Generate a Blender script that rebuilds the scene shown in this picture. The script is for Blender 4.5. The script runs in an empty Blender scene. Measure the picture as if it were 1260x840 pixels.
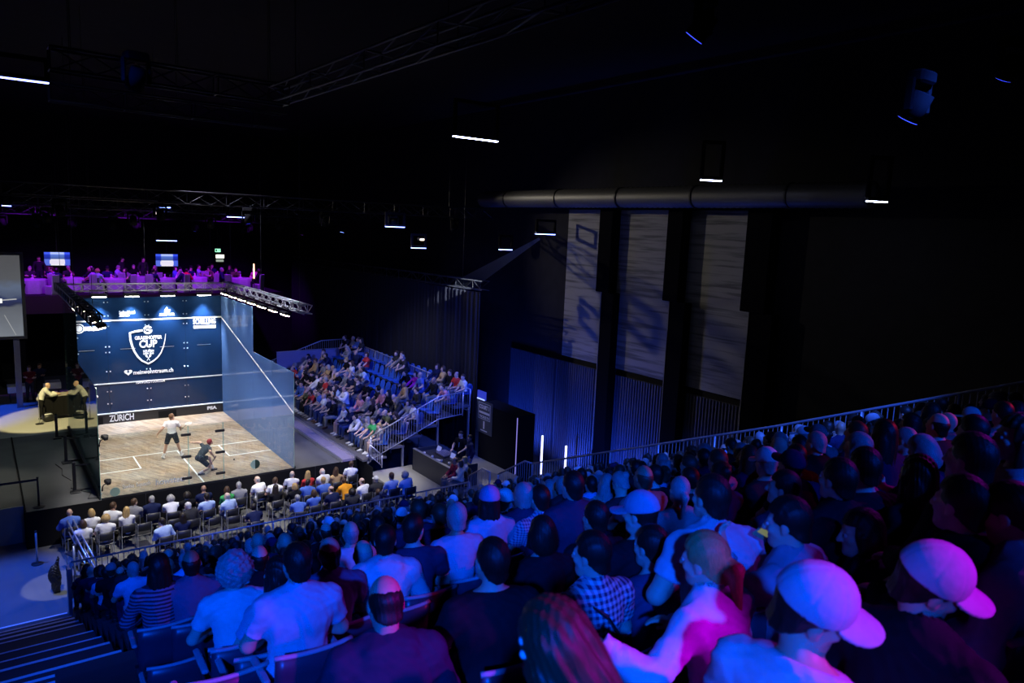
import bpy, math, random
import numpy as np
random.seed(7)
scn = bpy.context.scene
COL = scn.collection
PI = math.pi
V = lambda *a: np.array(a, float)
def nrm(v):
    v = np.asarray(v, float); return v / (np.linalg.norm(v) + 1e-12)

# ------------------------------------------------------------------ camera
CAM_POS = V(-2.98811162, -26.2594838, 9.27976948)
YAW, PITCH, ROLL, FPX = -0.634545168, 0.151485789, 0.0420105039, 907.7678
_f = V(-math.sin(YAW)*math.cos(PITCH), math.cos(YAW)*math.cos(PITCH), -math.sin(PITCH))
_r0 = V(math.cos(YAW), math.sin(YAW), 0); _u0 = np.cross(_r0, _f)
CR = _r0*math.cos(ROLL)+_u0*math.sin(ROLL); CU = -_r0*math.sin(ROLL)+_u0*math.cos(ROLL); CF = _f
def ray(px, py):
    return CF + CR*(px-630)/FPX - CU*(py-420)/FPX
def at(px, py, axis, val):
    """point where the sight line through a photo pixel meets the plane axis=val"""
    d = ray(px, py); t = (val-CAM_POS['xyz'.index(axis)])/d['xyz'.index(axis)]
    return CAM_POS+t*d
def at_depth(px, py, dep): return CAM_POS+dep*ray(px, py)
def pix(p):
    d = np.asarray(p, float)-CAM_POS; z = d@CF
    return (630+FPX*(d@CR)/z, 420-FPX*(d@CU)/z, z)

cam = bpy.data.cameras.new('camera'); cam.sensor_width = 36; cam.lens = FPX/1260*36
cam.clip_start = .05; cam.clip_end = 300
cam.dof.use_dof = True; cam.dof.focus_distance = 27.0; cam.dof.aperture_fstop = 3.2
co = bpy.data.objects.new('camera', cam); COL.objects.link(co)
from mathutils import Matrix, Vector
M = Matrix(((CR[0], CU[0], -CF[0], CAM_POS[0]), (CR[1], CU[1], -CF[1], CAM_POS[1]), (CR[2], CU[2], -CF[2], CAM_POS[2]), (0, 0, 0, 1)))
co.matrix_world = M; scn.camera = co
vs = scn.view_settings
vs.view_transform = 'Standard'; vs.look = 'None'; vs.gamma = 1; vs.use_curve_mapping = False; vs.exposure = 0.0
cy = scn.cycles
cy.use_denoising = True; cy.max_bounces = 8; cy.diffuse_bounces = 2; cy.glossy_bounces = 3; cy.transmission_bounces = 4
cy.transparent_max_bounces = 16; cy.volume_bounces = 0; cy.caustics_reflective = False; cy.caustics_refractive = False
cy.sample_clamp_indirect = 3.0; cy.sample_clamp_direct = 0

# ------------------------------------------------------------------ materials
MATS = {}
def node_mat(name):
    m = bpy.data.materials.new(name); m.use_nodes = True
    return m, m.node_tree.nodes, m.node_tree.links, m.node_tree.nodes['Principled BSDF']
def mat(name, col, rough=.6, metal=0., var=.12, scale=14., bump=0., emit=None, es=0., objcol=False, spec=.5, sheen=0.):
    if name in MATS: return MATS[name]
    m, N, L, b = node_mat(name)
    b.inputs['Roughness'].default_value = rough; b.inputs['Metallic'].default_value = metal
    b.inputs['Specular IOR Level'].default_value = spec
    tc = N.new('ShaderNodeTexCoord'); nz = N.new('ShaderNodeTexNoise'); nz.inputs['Scale'].default_value = scale
    L.new(tc.outputs['Object'], nz.inputs['Vector'])
    mr = N.new('ShaderNodeMapRange'); mr.inputs['To Min'].default_value = 1-var; mr.inputs['To Max'].default_value = 1+var
    L.new(nz.outputs['Fac'], mr.inputs['Value'])
    mx = N.new('ShaderNodeMix'); mx.data_type = 'RGBA'; mx.blend_type = 'MULTIPLY'; mx.inputs['Factor'].default_value = 1
    if objcol:
        oi = N.new('ShaderNodeObjectInfo'); L.new(oi.outputs['Color'], mx.inputs['A'])
    else: mx.inputs['A'].default_value = (*col, 1)
    L.new(mr.outputs['Result'], mx.inputs['B']); L.new(mx.outputs['Result'], b.inputs['Base Color'])
    if bump:
        bp = N.new('ShaderNodeBump'); bp.inputs['Strength'].default_value = bump; bp.inputs['Distance'].default_value = .01
        L.new(nz.outputs['Fac'], bp.inputs['Height']); L.new(bp.outputs['Normal'], b.inputs['Normal'])
    if sheen: b.inputs['Sheen Weight'].default_value = sheen
    if emit:
        b.inputs['Emission Color'].default_value = (*emit, 1); b.inputs['Emission Strength'].default_value = es
    MATS[name] = m
    return m
def emis(name, col, s):
    return mat(name, (.02, .02, .02), emit=col, es=s)
def pattern_cloth(name, kind, c1, c2, scale):
    if name in MATS: return MATS[name]
    m, N, L, b = node_mat(name); b.inputs['Roughness'].default_value = .85
    tc = N.new('ShaderNodeTexCoord'); mp = N.new('ShaderNodeMapping'); mp.inputs['Scale'].default_value = (scale,)*3
    L.new(tc.outputs['Object'], mp.inputs['Vector'])
    mx = N.new('ShaderNodeMix'); mx.data_type = 'RGBA'; mx.inputs['A'].default_value = (*c1, 1); mx.inputs['B'].default_value = (*c2, 1)
    def wave(d):
        w = N.new('ShaderNodeTexWave'); w.wave_type = 'BANDS'; w.bands_direction = d; w.inputs['Scale'].default_value = 1
        w.inputs['Distortion'].default_value = .6; w.inputs['Detail Scale'].default_value = .4
        L.new(mp.outputs['Vector'], w.inputs['Vector'])
        r = N.new('ShaderNodeValToRGB'); r.color_ramp.elements[0].position = .42; r.color_ramp.elements[1].position = .58
        L.new(w.outputs['Fac'], r.inputs['Fac']); return r
    a = wave('Z')
    if kind == 'stripe': L.new(a.outputs['Color'], mx.inputs['Factor'])
    else:
        c = wave('X'); ad = N.new('ShaderNodeMath'); ad.operation = 'MULTIPLY_ADD'; ad.inputs[1].default_value = .5
        L.new(a.outputs['Color'], ad.inputs[0]); h = N.new('ShaderNodeMath'); h.operation = 'MULTIPLY'; h.inputs[1].default_value = .5
        L.new(c.outputs['Color'], h.inputs[0]); L.new(h.outputs[0], ad.inputs[2]); L.new(ad.outputs[0], mx.inputs['Factor'])
    L.new(mx.outputs['Result'], b.inputs['Base Color'])
    MATS[name] = m; return m
CLOTH = mat('cloth', (1, 1, 1), .85, var=.14, scale=30, bump=.25, objcol=True, spec=.12)
SKIN = mat('skin', (1, 1, 1), .5, var=.06, scale=24, objcol=True)
def hair_mat():
    m, N, L, b = node_mat('hair'); b.inputs['Roughness'].default_value = .48; b.inputs['Specular IOR Level'].default_value = .35
    tc = N.new('ShaderNodeTexCoord'); mp = N.new('ShaderNodeMapping'); mp.inputs['Scale'].default_value = (1, 1, .1); L.new(tc.outputs['Object'], mp.inputs['Vector'])
    nz = N.new('ShaderNodeTexNoise'); nz.inputs['Scale'].default_value = 190; nz.inputs['Detail'].default_value = 3; L.new(mp.outputs['Vector'], nz.inputs['Vector'])
    mr = N.new('ShaderNodeMapRange'); mr.inputs['To Min'].default_value = .35; mr.inputs['To Max'].default_value = 1.5; L.new(nz.outputs['Fac'], mr.inputs['Value'])
    oi = N.new('ShaderNodeObjectInfo'); mx = N.new('ShaderNodeMix'); mx.data_type = 'RGBA'; mx.blend_type = 'MULTIPLY'; mx.inputs['Factor'].default_value = 1
    L.new(oi.outputs['Color'], mx.inputs['A']); L.new(mr.outputs['Result'], mx.inputs['B']); L.new(mx.outputs['Result'], b.inputs['Base Color'])
    bp = N.new('ShaderNodeBump'); bp.inputs['Strength'].default_value = .6; bp.inputs['Distance'].default_value = .004; L.new(nz.outputs['Fac'], bp.inputs['Height']); L.new(bp.outputs['Normal'], b.inputs['Normal'])
    return m
HAIR = hair_mat()
BLACK = mat('black_paint', (.012, .012, .014), .45)
BLACKMATT = mat('black_matt', (.008, .008, .009), .9, spec=.1)
STEEL = mat('galvanised_steel', (.55, .56, .58), .35, .8, scale=40)
ALU = mat('aluminium', (.75, .75, .76), .3, .9, scale=40)
DARKALU = mat('dark_steel', (.1, .1, .11), .35, .8)
RUBBER = mat('black_rubber', (.01, .01, .01), .7)

# ------------------------------------------------------------------ mesh builder
class MB:
    def __init__(s): s.v = []; s.f = []
    def add(s, vs_, fs):
        o = len(s.v); s.v += [tuple(map(float, p)) for p in vs_]; s.f += [tuple(i+o for i in f) for f in fs]
    def box(s, c, d, R=None, bev=0.):
        hx, hy, hz = d[0]/2, d[1]/2, d[2]/2
        b = min(bev, hx*.9, hy*.9, hz*.9)
        pts = []
        if b <= 0:
            pts = [(x, y, z) for x in (-hx, hx) for y in (-hy, hy) for z in (-hz, hz)]
            fs = [(0, 1, 3, 2), (4, 6, 7, 5), (0, 4, 5, 1), (2, 3, 7, 6), (0, 2, 6, 4), (1, 5, 7, 3)]
        else:
            loops = []
            for z, ins in ((-hz, b), (-hz+b, 0), (hz-b, 0), (hz, b)):
                ax, ay = hx-ins, hy-ins; c_ = b if ins == 0 else b*.4
                loops.append([(-ax+c_, -ay, z), (ax-c_, -ay, z), (ax, -ay+c_, z), (ax, ay-c_, z), (ax-c_, ay, z), (-ax+c_, ay, z), (-ax, ay-c_, z), (-ax, -ay+c_, z)])
            pts = [p for l in loops for p in l]; fs = []
            for k in range(3):
                for i in range(8):
                    j = (i+1) % 8; fs.append((k*8+i, k*8+j, k*8+8+j, k*8+8+i))
            fs.append(tuple(range(7, -1, -1))); fs.append(tuple(range(24, 32)))
        P = np.array(pts)
        if R is not None: P = P@np.asarray(R).T
        s.add(P+np.asarray(c), fs); return s
    def bx(s, x0, x1, y0, y1, z0, z1, bev=0.):
        return s.box(((x0+x1)/2, (y0+y1)/2, (z0+z1)/2), (abs(x1-x0), abs(y1-y0), abs(z1-z0)), None, bev)
    def cyl(s, a, b, r, r2=None, n=10, cap=True):
        a = np.asarray(a, float); b = np.asarray(b, float); r2 = r if r2 is None else r2
        d = nrm(b-a); t = V(0, 0, 1) if abs(d[2]) < .9 else V(1, 0, 0)
        u = nrm(np.cross(d, t)); w = np.cross(d, u)
        an = [2*PI*i/n for i in range(n)]
        P = [a+r*(u*math.cos(t_)+w*math.sin(t_)) for t_ in an]+[b+r2*(u*math.cos(t_)+w*math.sin(t_)) for t_ in an]
        F = [(i, (i+1) % n, n+(i+1) % n, n+i) for i in range(n)]
        F = [tuple(reversed(q)) for q in F]
        if cap: F += [tuple(range(n)), tuple(range(2*n-1, n-1, -1))]
        s.add(P, F); return s
    def bar(s, a, b, w, h):
        a = np.asarray(a, float); b = np.asarray(b, float); d = nrm(b-a)
        t = V(0, 0, 1) if abs(d[2]) < .95 else V(0, 1, 0)
        u = nrm(np.cross(d, t)); v = np.cross(u, d)
        P = [p+u*sx*w/2+v*sz*h/2 for p in (a, b) for sx, sz in ((-1, -1), (1, -1), (1, 1), (-1, 1))]
        s.add(P, [(0, 1, 2, 3), (7, 6, 5, 4), (0, 4, 5, 1), (1, 5, 6, 2), (2, 6, 7, 3), (3, 7, 4, 0)]); return s
    def tube(s, pts, r, n=8):
        pts = [np.asarray(p, float) for p in pts]; m = len(pts); P = []; F = []
        t0 = nrm(pts[1]-pts[0]); u = nrm(np.cross(t0, V(0, 0, 1) if abs(t0[2]) < .9 else V(1, 0, 0)))
        for i, p in enumerate(pts):
            t = nrm(pts[min(i+1, m-1)]-pts[max(i-1, 0)]); u = nrm(u-t*(u@t)); w = np.cross(t, u)
            a_ = nrm(pts[i]-pts[i-1]) if i else t; k = 1/max(.45, t@a_)
            P += [p+r*k*(u*math.cos(2*PI*j/n)+w*math.sin(2*PI*j/n)) for j in range(n)]
        for i in range(m-1):
            for j in range(n): a = i*n+j; b = i*n+(j+1) % n; F.append((a, b, b+n, a+n))
        F += [tuple(range(n-1, -1, -1)), tuple(range((m-1)*n, m*n))]
        s.add(P, F); return s
    def ball(s, c, r, n=12, m=7, sc=(1, 1, 1)):
        P = [(0, 0, 1)]; F = []
        for i in range(1, m):
            t = PI*i/m
            for j in range(n):
                p = 2*PI*j/n; P.append((math.sin(t)*math.cos(p), math.sin(t)*math.sin(p), math.cos(t)))
        P.append((0, 0, -1))
        for j in range(n): F.append((0, 1+j, 1+(j+1) % n))
        for i in range(m-2):
            for j in range(n):
                a = 1+i*n+j; b = 1+i*n+(j+1) % n; F.append((a, a+n, b+n, b))
        e = len(P)-1; o = 1+(m-2)*n
        for j in range(n): F.append((e, o+(j+1) % n, o+j))
        s.add(np.array(P)*r*np.asarray(sc)+np.asarray(c), F); return s
    def lathe(s, c, prof, n=20):
        P = []; F = []; k = len(prof)
        for i in range(n):
            t = 2*PI*i/n
            for r, z in prof: P.append((c[0]+r*math.cos(t), c[1]+r*math.sin(t), c[2]+z))
        for i in range(n):
            j = (i+1) % n
            for q in range(k-1): F.append((i*k+q, j*k+q, j*k+q+1, i*k+q+1))
        F.append(tuple(i*k for i in range(n-1, -1, -1))); F.append(tuple(i*k+k-1 for i in range(n)))
        s.add(P, F); return s
    def prism(s, poly, z0, z1, frame=None):
        """polygon (2d) extruded; frame=(origin,u,v,w): p=o+u*x+v*y+w*z"""
        n = len(poly); o, u, v, w = frame if frame else (V(0, 0, 0), V(1, 0, 0), V(0, 1, 0), V(0, 0, 1))
        P = [o+u*x+v*y+w*z for z in (z0, z1) for x, y in poly]
        s.add(P, [tuple(range(n-1, -1, -1)), tuple(range(n, 2*n))]+[(i, (i+1) % n, n+(i+1) % n, n+i) for i in range(n)]); return s
    def mesh(s, name):
        me = bpy.data.meshes.new(name); me.from_pydata(s.v, [], s.f); me.validate(); me.update(); return me
    def build(s, name, m, parent=None, smooth=False, loc=None):
        me = s.mesh(name); me.materials.append(m)
        if smooth: me.polygons.foreach_set('use_smooth', [True]*len(me.polygons))
        return link(name, me, parent, loc)
def link(name, data, parent=None, loc=None):
    o = bpy.data.objects.new(name, data); COL.objects.link(o)
    if parent is not None: o.parent = parent
    if loc is not None: o.location = loc
    return o
def tag(o, label, cat, group=None, kind=None):
    o['label'] = label; o['category'] = cat
    if group: o['group'] = group
    if kind: o['kind'] = kind
    return o
def empty(name, loc, rz=0, label=None, cat=None, group=None):
    o = link(name, None, None, loc); o.rotation_euler = (0, 0, rz); o.empty_display_size = .2
    if label: tag(o, label, cat, group)
    return o
def struct(o): o['kind'] = 'structure'; return o
def copy_tree(o, parent=None):
    c = o.copy(); COL.objects.link(c)
    if parent is not None: c.parent = parent
    for ch in list(o.children): copy_tree(ch, c)
    return c
def text(name, s, size, m, parent, o, u, v, bold=0., depth=.006, align='CENTER', width=None, shear=0.):
    """raised lettering: origin o, reading direction u, up direction v"""
    cu = bpy.data.curves.new('lettering', 'FONT'); cu.body = s; cu.size = size; cu.extrude = depth/2; cu.offset = bold
    cu.align_x = align; cu.align_y = 'CENTER'; cu.shear = shear; cu.resolution_u = 3
    t = bpy.data.objects.new('lettering', cu); COL.objects.link(t)
    me = bpy.data.meshes.new_from_object(t.evaluated_get(bpy.context.evaluated_depsgraph_get()))
    bpy.data.objects.remove(t)
    me.materials.clear(); me.materials.append(m)
    u = nrm(u); v = nrm(v); w = np.cross(u, v); sx = 1
    if width:
        xs = [p.co.x for p in me.vertices]; sx = width/(max(xs)-min(xs))
    me.transform(Matrix(((u[0]*sx, v[0], w[0], o[0]), (u[1]*sx, v[1], w[1], o[1]), (u[2]*sx, v[2], w[2], o[2]), (0, 0, 0, 1))))
    return link(name, me, parent)

# ------------------------------------------------------------------ figures: signed distance fields meshed by surface nets
def snet(F, org, h):
    s = F < 0; nx, ny, nz = F.shape
    cnt = np.zeros((nx-1, ny-1, nz-1), np.int8)
    for i in (0, 1):
        for j in (0, 1):
            for k in (0, 1): cnt += s[i:nx-1+i, j:ny-1+j, k:nz-1+k]
    act = (cnt > 0) & (cnt < 8)
    idx = np.full(act.shape, -1, np.int64); ii = np.argwhere(act); idx[act] = np.arange(len(ii))
    acc = np.zeros((len(ii), 3)); num = np.zeros(len(ii))
    a, b, c = ii.T
    cs = [(i, j, k) for i in (0, 1) for j in (0, 1) for k in (0, 1)]
    for p in cs:
        for ax in range(3):
            if p[ax] == 1: continue
            q = list(p); q[ax] = 1
            f0 = F[a+p[0], b+p[1], c+p[2]]; f1 = F[a+q[0], b+q[1], c+q[2]]
            m = (f0 < 0) != (f1 < 0); t = np.where(m, f0/(f0-f1+1e-20), 0)
            for d in range(3):
                acc[:, d] += np.where(m, p[d]+(t if d == ax else 0), 0)
            num += m
    vs_ = (ii+acc/num[:, None])*h+org
    quads = []
    for ax in range(3):
        u, v = (ax+1) % 3, (ax+2) % 3
        sl0 = [slice(1, -1)]*3; sl0[ax] = slice(0, -1); sl1 = [slice(1, -1)]*3; sl1[ax] = slice(1, None)
        A, B = s[tuple(sl0)], s[tuple(sl1)]
        e = np.argwhere(A != B)
        if not len(e): continue
        flip = A[tuple(e.T)]
        base = e.copy(); base[:, u] += 1; base[:, v] += 1
        def cell(du, dv):
            g = base.copy(); g[:, u] -= du; g[:, v] -= dv
            g = np.minimum(g, np.array(idx.shape)-1); return idx[tuple(g.T)]
        q = np.stack([cell(1, 1), cell(0, 1), cell(0, 0), cell(1, 0)], 1)
        q[~flip] = q[~flip][:, ::-1]
        quads.append(q)
    Q = np.concatenate(quads); Q = Q[(Q >= 0).all(1)]
    return vs_, Q
def np_mesh(name, v, q):
    me = bpy.data.meshes.new(name); n = len(q)
    me.vertices.add(len(v)); me.vertices.foreach_set('co', v.astype(np.float32).ravel())
    me.loops.add(n*4); me.loops.foreach_set('vertex_index', q.astype(np.int32).ravel())
    me.polygons.add(n); me.polygons.foreach_set('loop_start', np.arange(0, n*4, 4, dtype=np.int32))
    me.polygons.foreach_set('use_smooth', np.ones(n, bool)); me.update(calc_edges=True); return me
def thin(me, ratio):
    """fewer, better spread polygons for a mesh seen from afar"""
    o = bpy.data.objects.new('thin', me); COL.objects.link(o); d = o.modifiers.new('d', 'DECIMATE'); d.ratio = ratio
    r = bpy.data.meshes.new_from_object(o.evaluated_get(bpy.context.evaluated_depsgraph_get()))
    bpy.data.objects.remove(o); bpy.data.meshes.remove(me)
    r.polygons.foreach_set('use_smooth', [True]*len(r.polygons)); return r
class Sdf:
    def __init__(s): s.p = []
    def cap(s, a, b, ra, rb=None, k=.02):
        s.p.append(('c', np.asarray(a, float), np.asarray(b, float), ra, ra if rb is None else rb, k)); return s
    def ell(s, c, r, R=None, k=.02):
        s.p.append(('e', np.asarray(c, float), np.asarray(r, float), np.eye(3) if R is None else R, None, k)); return s
    def grow(s, d):
        o = Sdf()
        for q in s.p:
            o.p.append((q[0], q[1], q[2], q[3]+d, q[4]+d, q[5]) if q[0] == 'c' else (q[0], q[1], q[2]+d, q[3], None, q[5]))
        return o
    def field(s, h, pad=.03):
        lo = V(9, 9, 9); hi = -lo; bbs = []
        for q in s.p:
            if q[0] == 'c':
                R_ = max(q[3], q[4]); l = np.minimum(q[1], q[2])-R_; g = np.maximum(q[1], q[2])+R_
            else:
                ext = np.sqrt(((q[3]*q[2][None, :])**2).sum(1)); l = q[1]-ext; g = q[1]+ext
            bbs.append((l, g)); lo = np.minimum(lo, l); hi = np.maximum(hi, g)
        lo = lo-pad; n = np.ceil((hi+pad-lo)/h).astype(int)+2
        F = np.full(n, .2, np.float32)
        ax = [lo[d]+h*np.arange(n[d]) for d in range(3)]
        for q, (l, g) in zip(s.p, bbs):
            i0 = np.clip(np.floor((l-.05-lo)/h).astype(int), 0, n-1); i1 = np.clip(np.ceil((g+.05-lo)/h).astype(int)+1, 1, n)
            X = ax[0][i0[0]:i1[0]][:, None, None]; Y = ax[1][i0[1]:i1[1]][None, :, None]; Z = ax[2][i0[2]:i1[2]][None, None, :]
            if q[0] == 'c':
                a, b = q[1], q[2]; d = b-a; L = d@d+1e-12
                px, py, pz = X-a[0], Y-a[1], Z-a[2]
                t = np.clip((px*d[0]+py*d[1]+pz*d[2])/L, 0, 1)
                D = np.sqrt((px-t*d[0])**2+(py-t*d[1])**2+(pz-t*d[2])**2)-(q[3]+t*(q[4]-q[3]))
            else:
                R_ = q[3]; px, py, pz = X-q[1][0], Y-q[1][1], Z-q[1][2]; k0 = 0; k1 = 0
                for d in range(3):
                    w = (px*R_[0, d]+py*R_[1, d]+pz*R_[2, d]); k0 = k0+(w/q[2][d])**2; k1 = k1+(w/q[2][d]**2)**2
                k0 = np.sqrt(k0); k1 = np.sqrt(k1)+1e-9; D = k0*(k0-1)/k1
            S = F[i0[0]:i1[0], i0[1]:i1[1], i0[2]:i1[2]]; k = q[5]
            hh = np.clip(.5+.5*(S-D)/k, 0, 1)
            S[...] = S+(D-S)*hh-k*hh*(1-hh)
        s.g = (ax[0][:, None, None], ax[1][None, :, None], ax[2][None, None, :])
        return F, lo
    def mesh(s, name, h, post=None):
        F, lo = s.field(h)
        if post is not None:
            F = post(F, *s.g)
            F[0] = F[-1] = .1; F[:, 0] = F[:, -1] = .1; F[:, :, 0] = F[:, :, -1] = .1
        v, q = snet(np.ascontiguousarray(F), lo, h)
        return np_mesh(name, v, q)
def plane(X, Y, Z, p, n): return (X-p[0])*n[0]+(Y-p[1])*n[1]+(Z-p[2])*n[2]
def rotz(a): c, s = math.cos(a), math.sin(a); return np.array([[c, -s, 0], [s, c, 0], [0, 0, 1.]])
def rotx(a): c, s = math.cos(a), math.sin(a); return np.array([[1., 0, 0], [0, c, -s], [0, s, c]])
def roty(a): c, s = math.cos(a), math.sin(a); return np.array([[c, 0, s], [0, 1., 0], [-s, 0, c]])
def ik(a, b, l1, l2, pole):
    a = np.asarray(a, float); b = np.asarray(b, float); d = b-a; L = np.linalg.norm(d)
    if L > (l1+l2)*.995: b = a+d/L*(l1+l2)*.995; L = (l1+l2)*.995; d = b-a
    n = d/L; p = np.asarray(pole, float); p = nrm(p-n*(p@n)); x = (l1*l1-l2*l2+L*L)/(2*L)
    return a+n*x+p*math.sqrt(max(l1*l1-x*x, 0)), b
D2R = PI/180
def joints(pelvis=(0, 0, .56), lean=4, side=0, turn=0, head=(0, 0, 0), wr=None, pole=None, hd=None, hn=None, ank=None, kpole=None, toe=None, curl=35, girth=1., shrug=0., female=False, trunk=1.):
    """lean forward / sideways in degrees, turn = chest yaw, head = (yaw, pitch down, roll) in degrees"""
    J = {}; P = np.asarray(pelvis, float)
    T = rotz(turn*D2R)@rotx(-lean*D2R)@roty(side*D2R)
    Tl = rotz(turn*.3*D2R)@rotx(-lean*.6*D2R)@roty(side*.6*D2R)
    right, fwd, up = T[:, 0], T[:, 1], T[:, 2]
    J['P'] = P; J['T'] = T; J['Tl'] = Tl; J['g'] = girth; J['fem'] = female
    J['A'] = P+Tl[:, 2]*.17*trunk; J['C'] = J['A']+up*.18*trunk; J['N'] = J['C']+up*.155*trunk-fwd*.005
    sw = .172 if female else .192
    J['S'] = [J['N']-up*(.082-shrug)+right*sg*sw for sg in (-1, 1)]
    hc = J['N']+nrm(up*.5+V(0, 0, .5)+fwd*.18)*.165
    J['H'] = hc; hy, hp, hr = head
    yaw = math.atan2(-fwd[0], fwd[1]) if abs(fwd[2]) < .95 else 0
    J['HR'] = rotz(yaw+hy*D2R)@rotx(-hp*D2R)@roty(hr*D2R)
    wr = wr or [(-.11, .30, .66), (.11, .30, .66)]; pole = pole or [(-1, -.6, -.6), (1, -.6, -.6)]
    J['E'] = []; J['W'] = []
    for i in (0, 1):
        e, w = ik(J['S'][i], wr[i], .285, .255, pole[i]); J['E'].append(e); J['W'].append(w)
    J['hd'] = [nrm(x) for x in (hd or [(.35, .9, -.25), (-.35, .9, -.25)])]
    J['hn'] = [nrm(x) for x in (hn or [(0, -.2, -1), (0, -.2, -1)])]
    J['curl'] = curl
    J['hip'] = [P+Tl[:, 0]*sg*.092-Tl[:, 2]*.03 for sg in (-1, 1)]
    ank = ank or [(-.13, .43, .085), (.13, .43, .085)]; kpole = kpole or [(-.05, 1, 1), (.05, 1, 1)]
    J['K'] = []; J['Q'] = []
    for i in (0, 1):
        k, a = ik(J['hip'][i], ank[i], .43, .415, kpole[i]); J['K'].append(k); J['Q'].append(a)
    J['toe'] = [nrm(x) for x in (toe or [(-.2, 1, 0), (.2, 1, 0)])]
    return J
def torso(S, J, d=0., k=.05, arms=1., legs=0):
    g = J['g']; fem = J['fem']; T, Tl = J['T'], J['Tl']
    S.ell(J['P']+Tl[:, 2]*.01, (.165*g+d, .118*g+d, .125+d), Tl, k)
    S.ell(J['A']+Tl[:, 1]*.012*(g-1)*8, (.138*g+d, .102*g+d, .15+d), Tl, k)
    S.ell(J['C'], ((.158 if fem else .172)*g+d, .112*g+d, .18+d), T, k)
    if fem:
        for sg in (-1, 1): S.ell(J['C']+T[:, 0]*sg*.072+T[:, 1]*.085+T[:, 2]*.01, (.062+d, .055+d, .062+d), T, .04)
    for i in (0, 1):
        S.cap(J['N']-T[:, 2]*.03, J['S'][i], .056+d, .055*min(g, 1.08)+d, k)
    return S
def arm(S, J, i, d=0., k=.025, upto=1.):
    g = .5+.5*J['g']; r0, r1, r2 = (.044, .036, .026) if J['fem'] else (.052, .042, .03)
    a, e, w = J['S'][i], J['E'][i], J['W'][i]
    if upto <= 1: S.cap(a, a+(e-a)*upto, r0*g+d, (r0+(r1-r0)*upto)*g+d, k)
    else:
        S.cap(a, e, r0*g+d, r1*g+d, k); t = upto-1
        S.cap(e, e+(w-e)*t, r1*g+d, (r1+(r2-r1)*t)*g+d, k)
        if t > .6: S.cap(e+(w-e)*.18, e+(w-e)*.4, .041*g+d, .036*g+d, k)
    return S
def leg(S, J, i, d=0., k=.03, upto=2.):
    g = J['g']; h, kn, q = J['hip'][i], J['K'][i], J['Q'][i]
    if upto <= 1: S.cap(h, h+(kn-h)*upto, .088*g+d, (.088-.03*upto)*g+d, k)
    else:
        S.cap(h, kn, .088*g+d, .056*g+d, k); t = upto-1
        S.cap(kn, kn+(q-kn)*t, .054*g+d, (.054-.018*t)*g+d, k)
        back = nrm(np.cross(np.cross(q-kn, J['toe'][i]), q-kn)) if t > .5 else None
        if back is not None:
            S.cap(kn+(q-kn)*.2-J['toe'][i]*.014, kn+(q-kn)*.5-J['toe'][i]*.012, .05*g+d, .042*g+d, k)
    return S
def hand(S, J, i):
    w, d, n = J['W'][i], J['hd'][i], J['hn'][i]; n = nrm(n-d*(n@d)); s = np.cross(d, n)*(1 if i == 1 else -1)
    # s points to the thumb side
    s = -s if False else s
    for o in (-.027, -.009, .009, .027): S.cap(w+d*.012+s*o*.6, w+d*.085+s*o, .0145, .0115, .012)
    for o, L, r in ((-.030, .058, .0075), (-.010, .076, .0085), (.010, .082, .0088), (.030, .074, .0085)):
        p = w+d*.088+s*o; c = J['curl']*D2R; dd = d
        for q, f in enumerate((.42, .32, .26)):
            a = c*(.5+.5*q); dd = nrm(d*math.cos(a)+n*math.sin(a)+s*o*1.1)
            S.cap(p, p+dd*L*f, r, r*.9, .006); p = p+dd*L*f
    p = w+d*.028+s*.026; dd = nrm(d*.6+s*.75+n*.25); S.cap(p, p+dd*.038, .012, .0105, .012); p = p+dd*.038
    dd = nrm(d*.9+s*.3+n*.35); S.cap(p, p+dd*.032, .0098, .0085, .006)
def head(S, c, R, neck=None):
    X = lambda x, y, z: c+R@V(x, y, z)
    S.ell(X(0, -.018, .03), (.074, .094, .094), R, .03)
    S.ell(X(0, .03, -.04), (.058, .062, .076), R, .03)
    S.cap(X(-.022, .055, -.095), X(.022, .055, -.095), .026, None, .03)
    S.cap(X(-.05, .03, -.055), X(0, .075, -.1), .018, .018, .02); S.cap(X(.05, .03, -.055), X(0, .075, -.1), .018, .018, .02)
    S.cap(X(-.038, .07, .022), X(.038, .07, .022), .013, None, .015)
    S.ell(X(-.042, .062, -.025), (.022, .02, .02), R, .02); S.ell(X(.042, .062, -.025), (.022, .02, .02), R, .02)
    S.cap(X(0, .088, .012), X(0, .112, -.03), .0085, .0135, .01); S.cap(X(-.011, .097, -.034), X(.011, .097, -.034), .0085, None, .008)
    S.cap(X(-.018, .086, -.06), X(.018, .086, -.06), .0065, None, .006); S.cap(X(-.015, .086, -.07), X(.015, .086, -.07), .007, None, .006)
    for sg in (-1, 1):
        S.ell(X(sg*.078, -.012, -.006), (.010, .021, .033), R, .008); S.cap(X(sg*.076, -.0, -.03), X(sg*.07, .005, -.038), .007, .006, .01)
    return X
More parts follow.
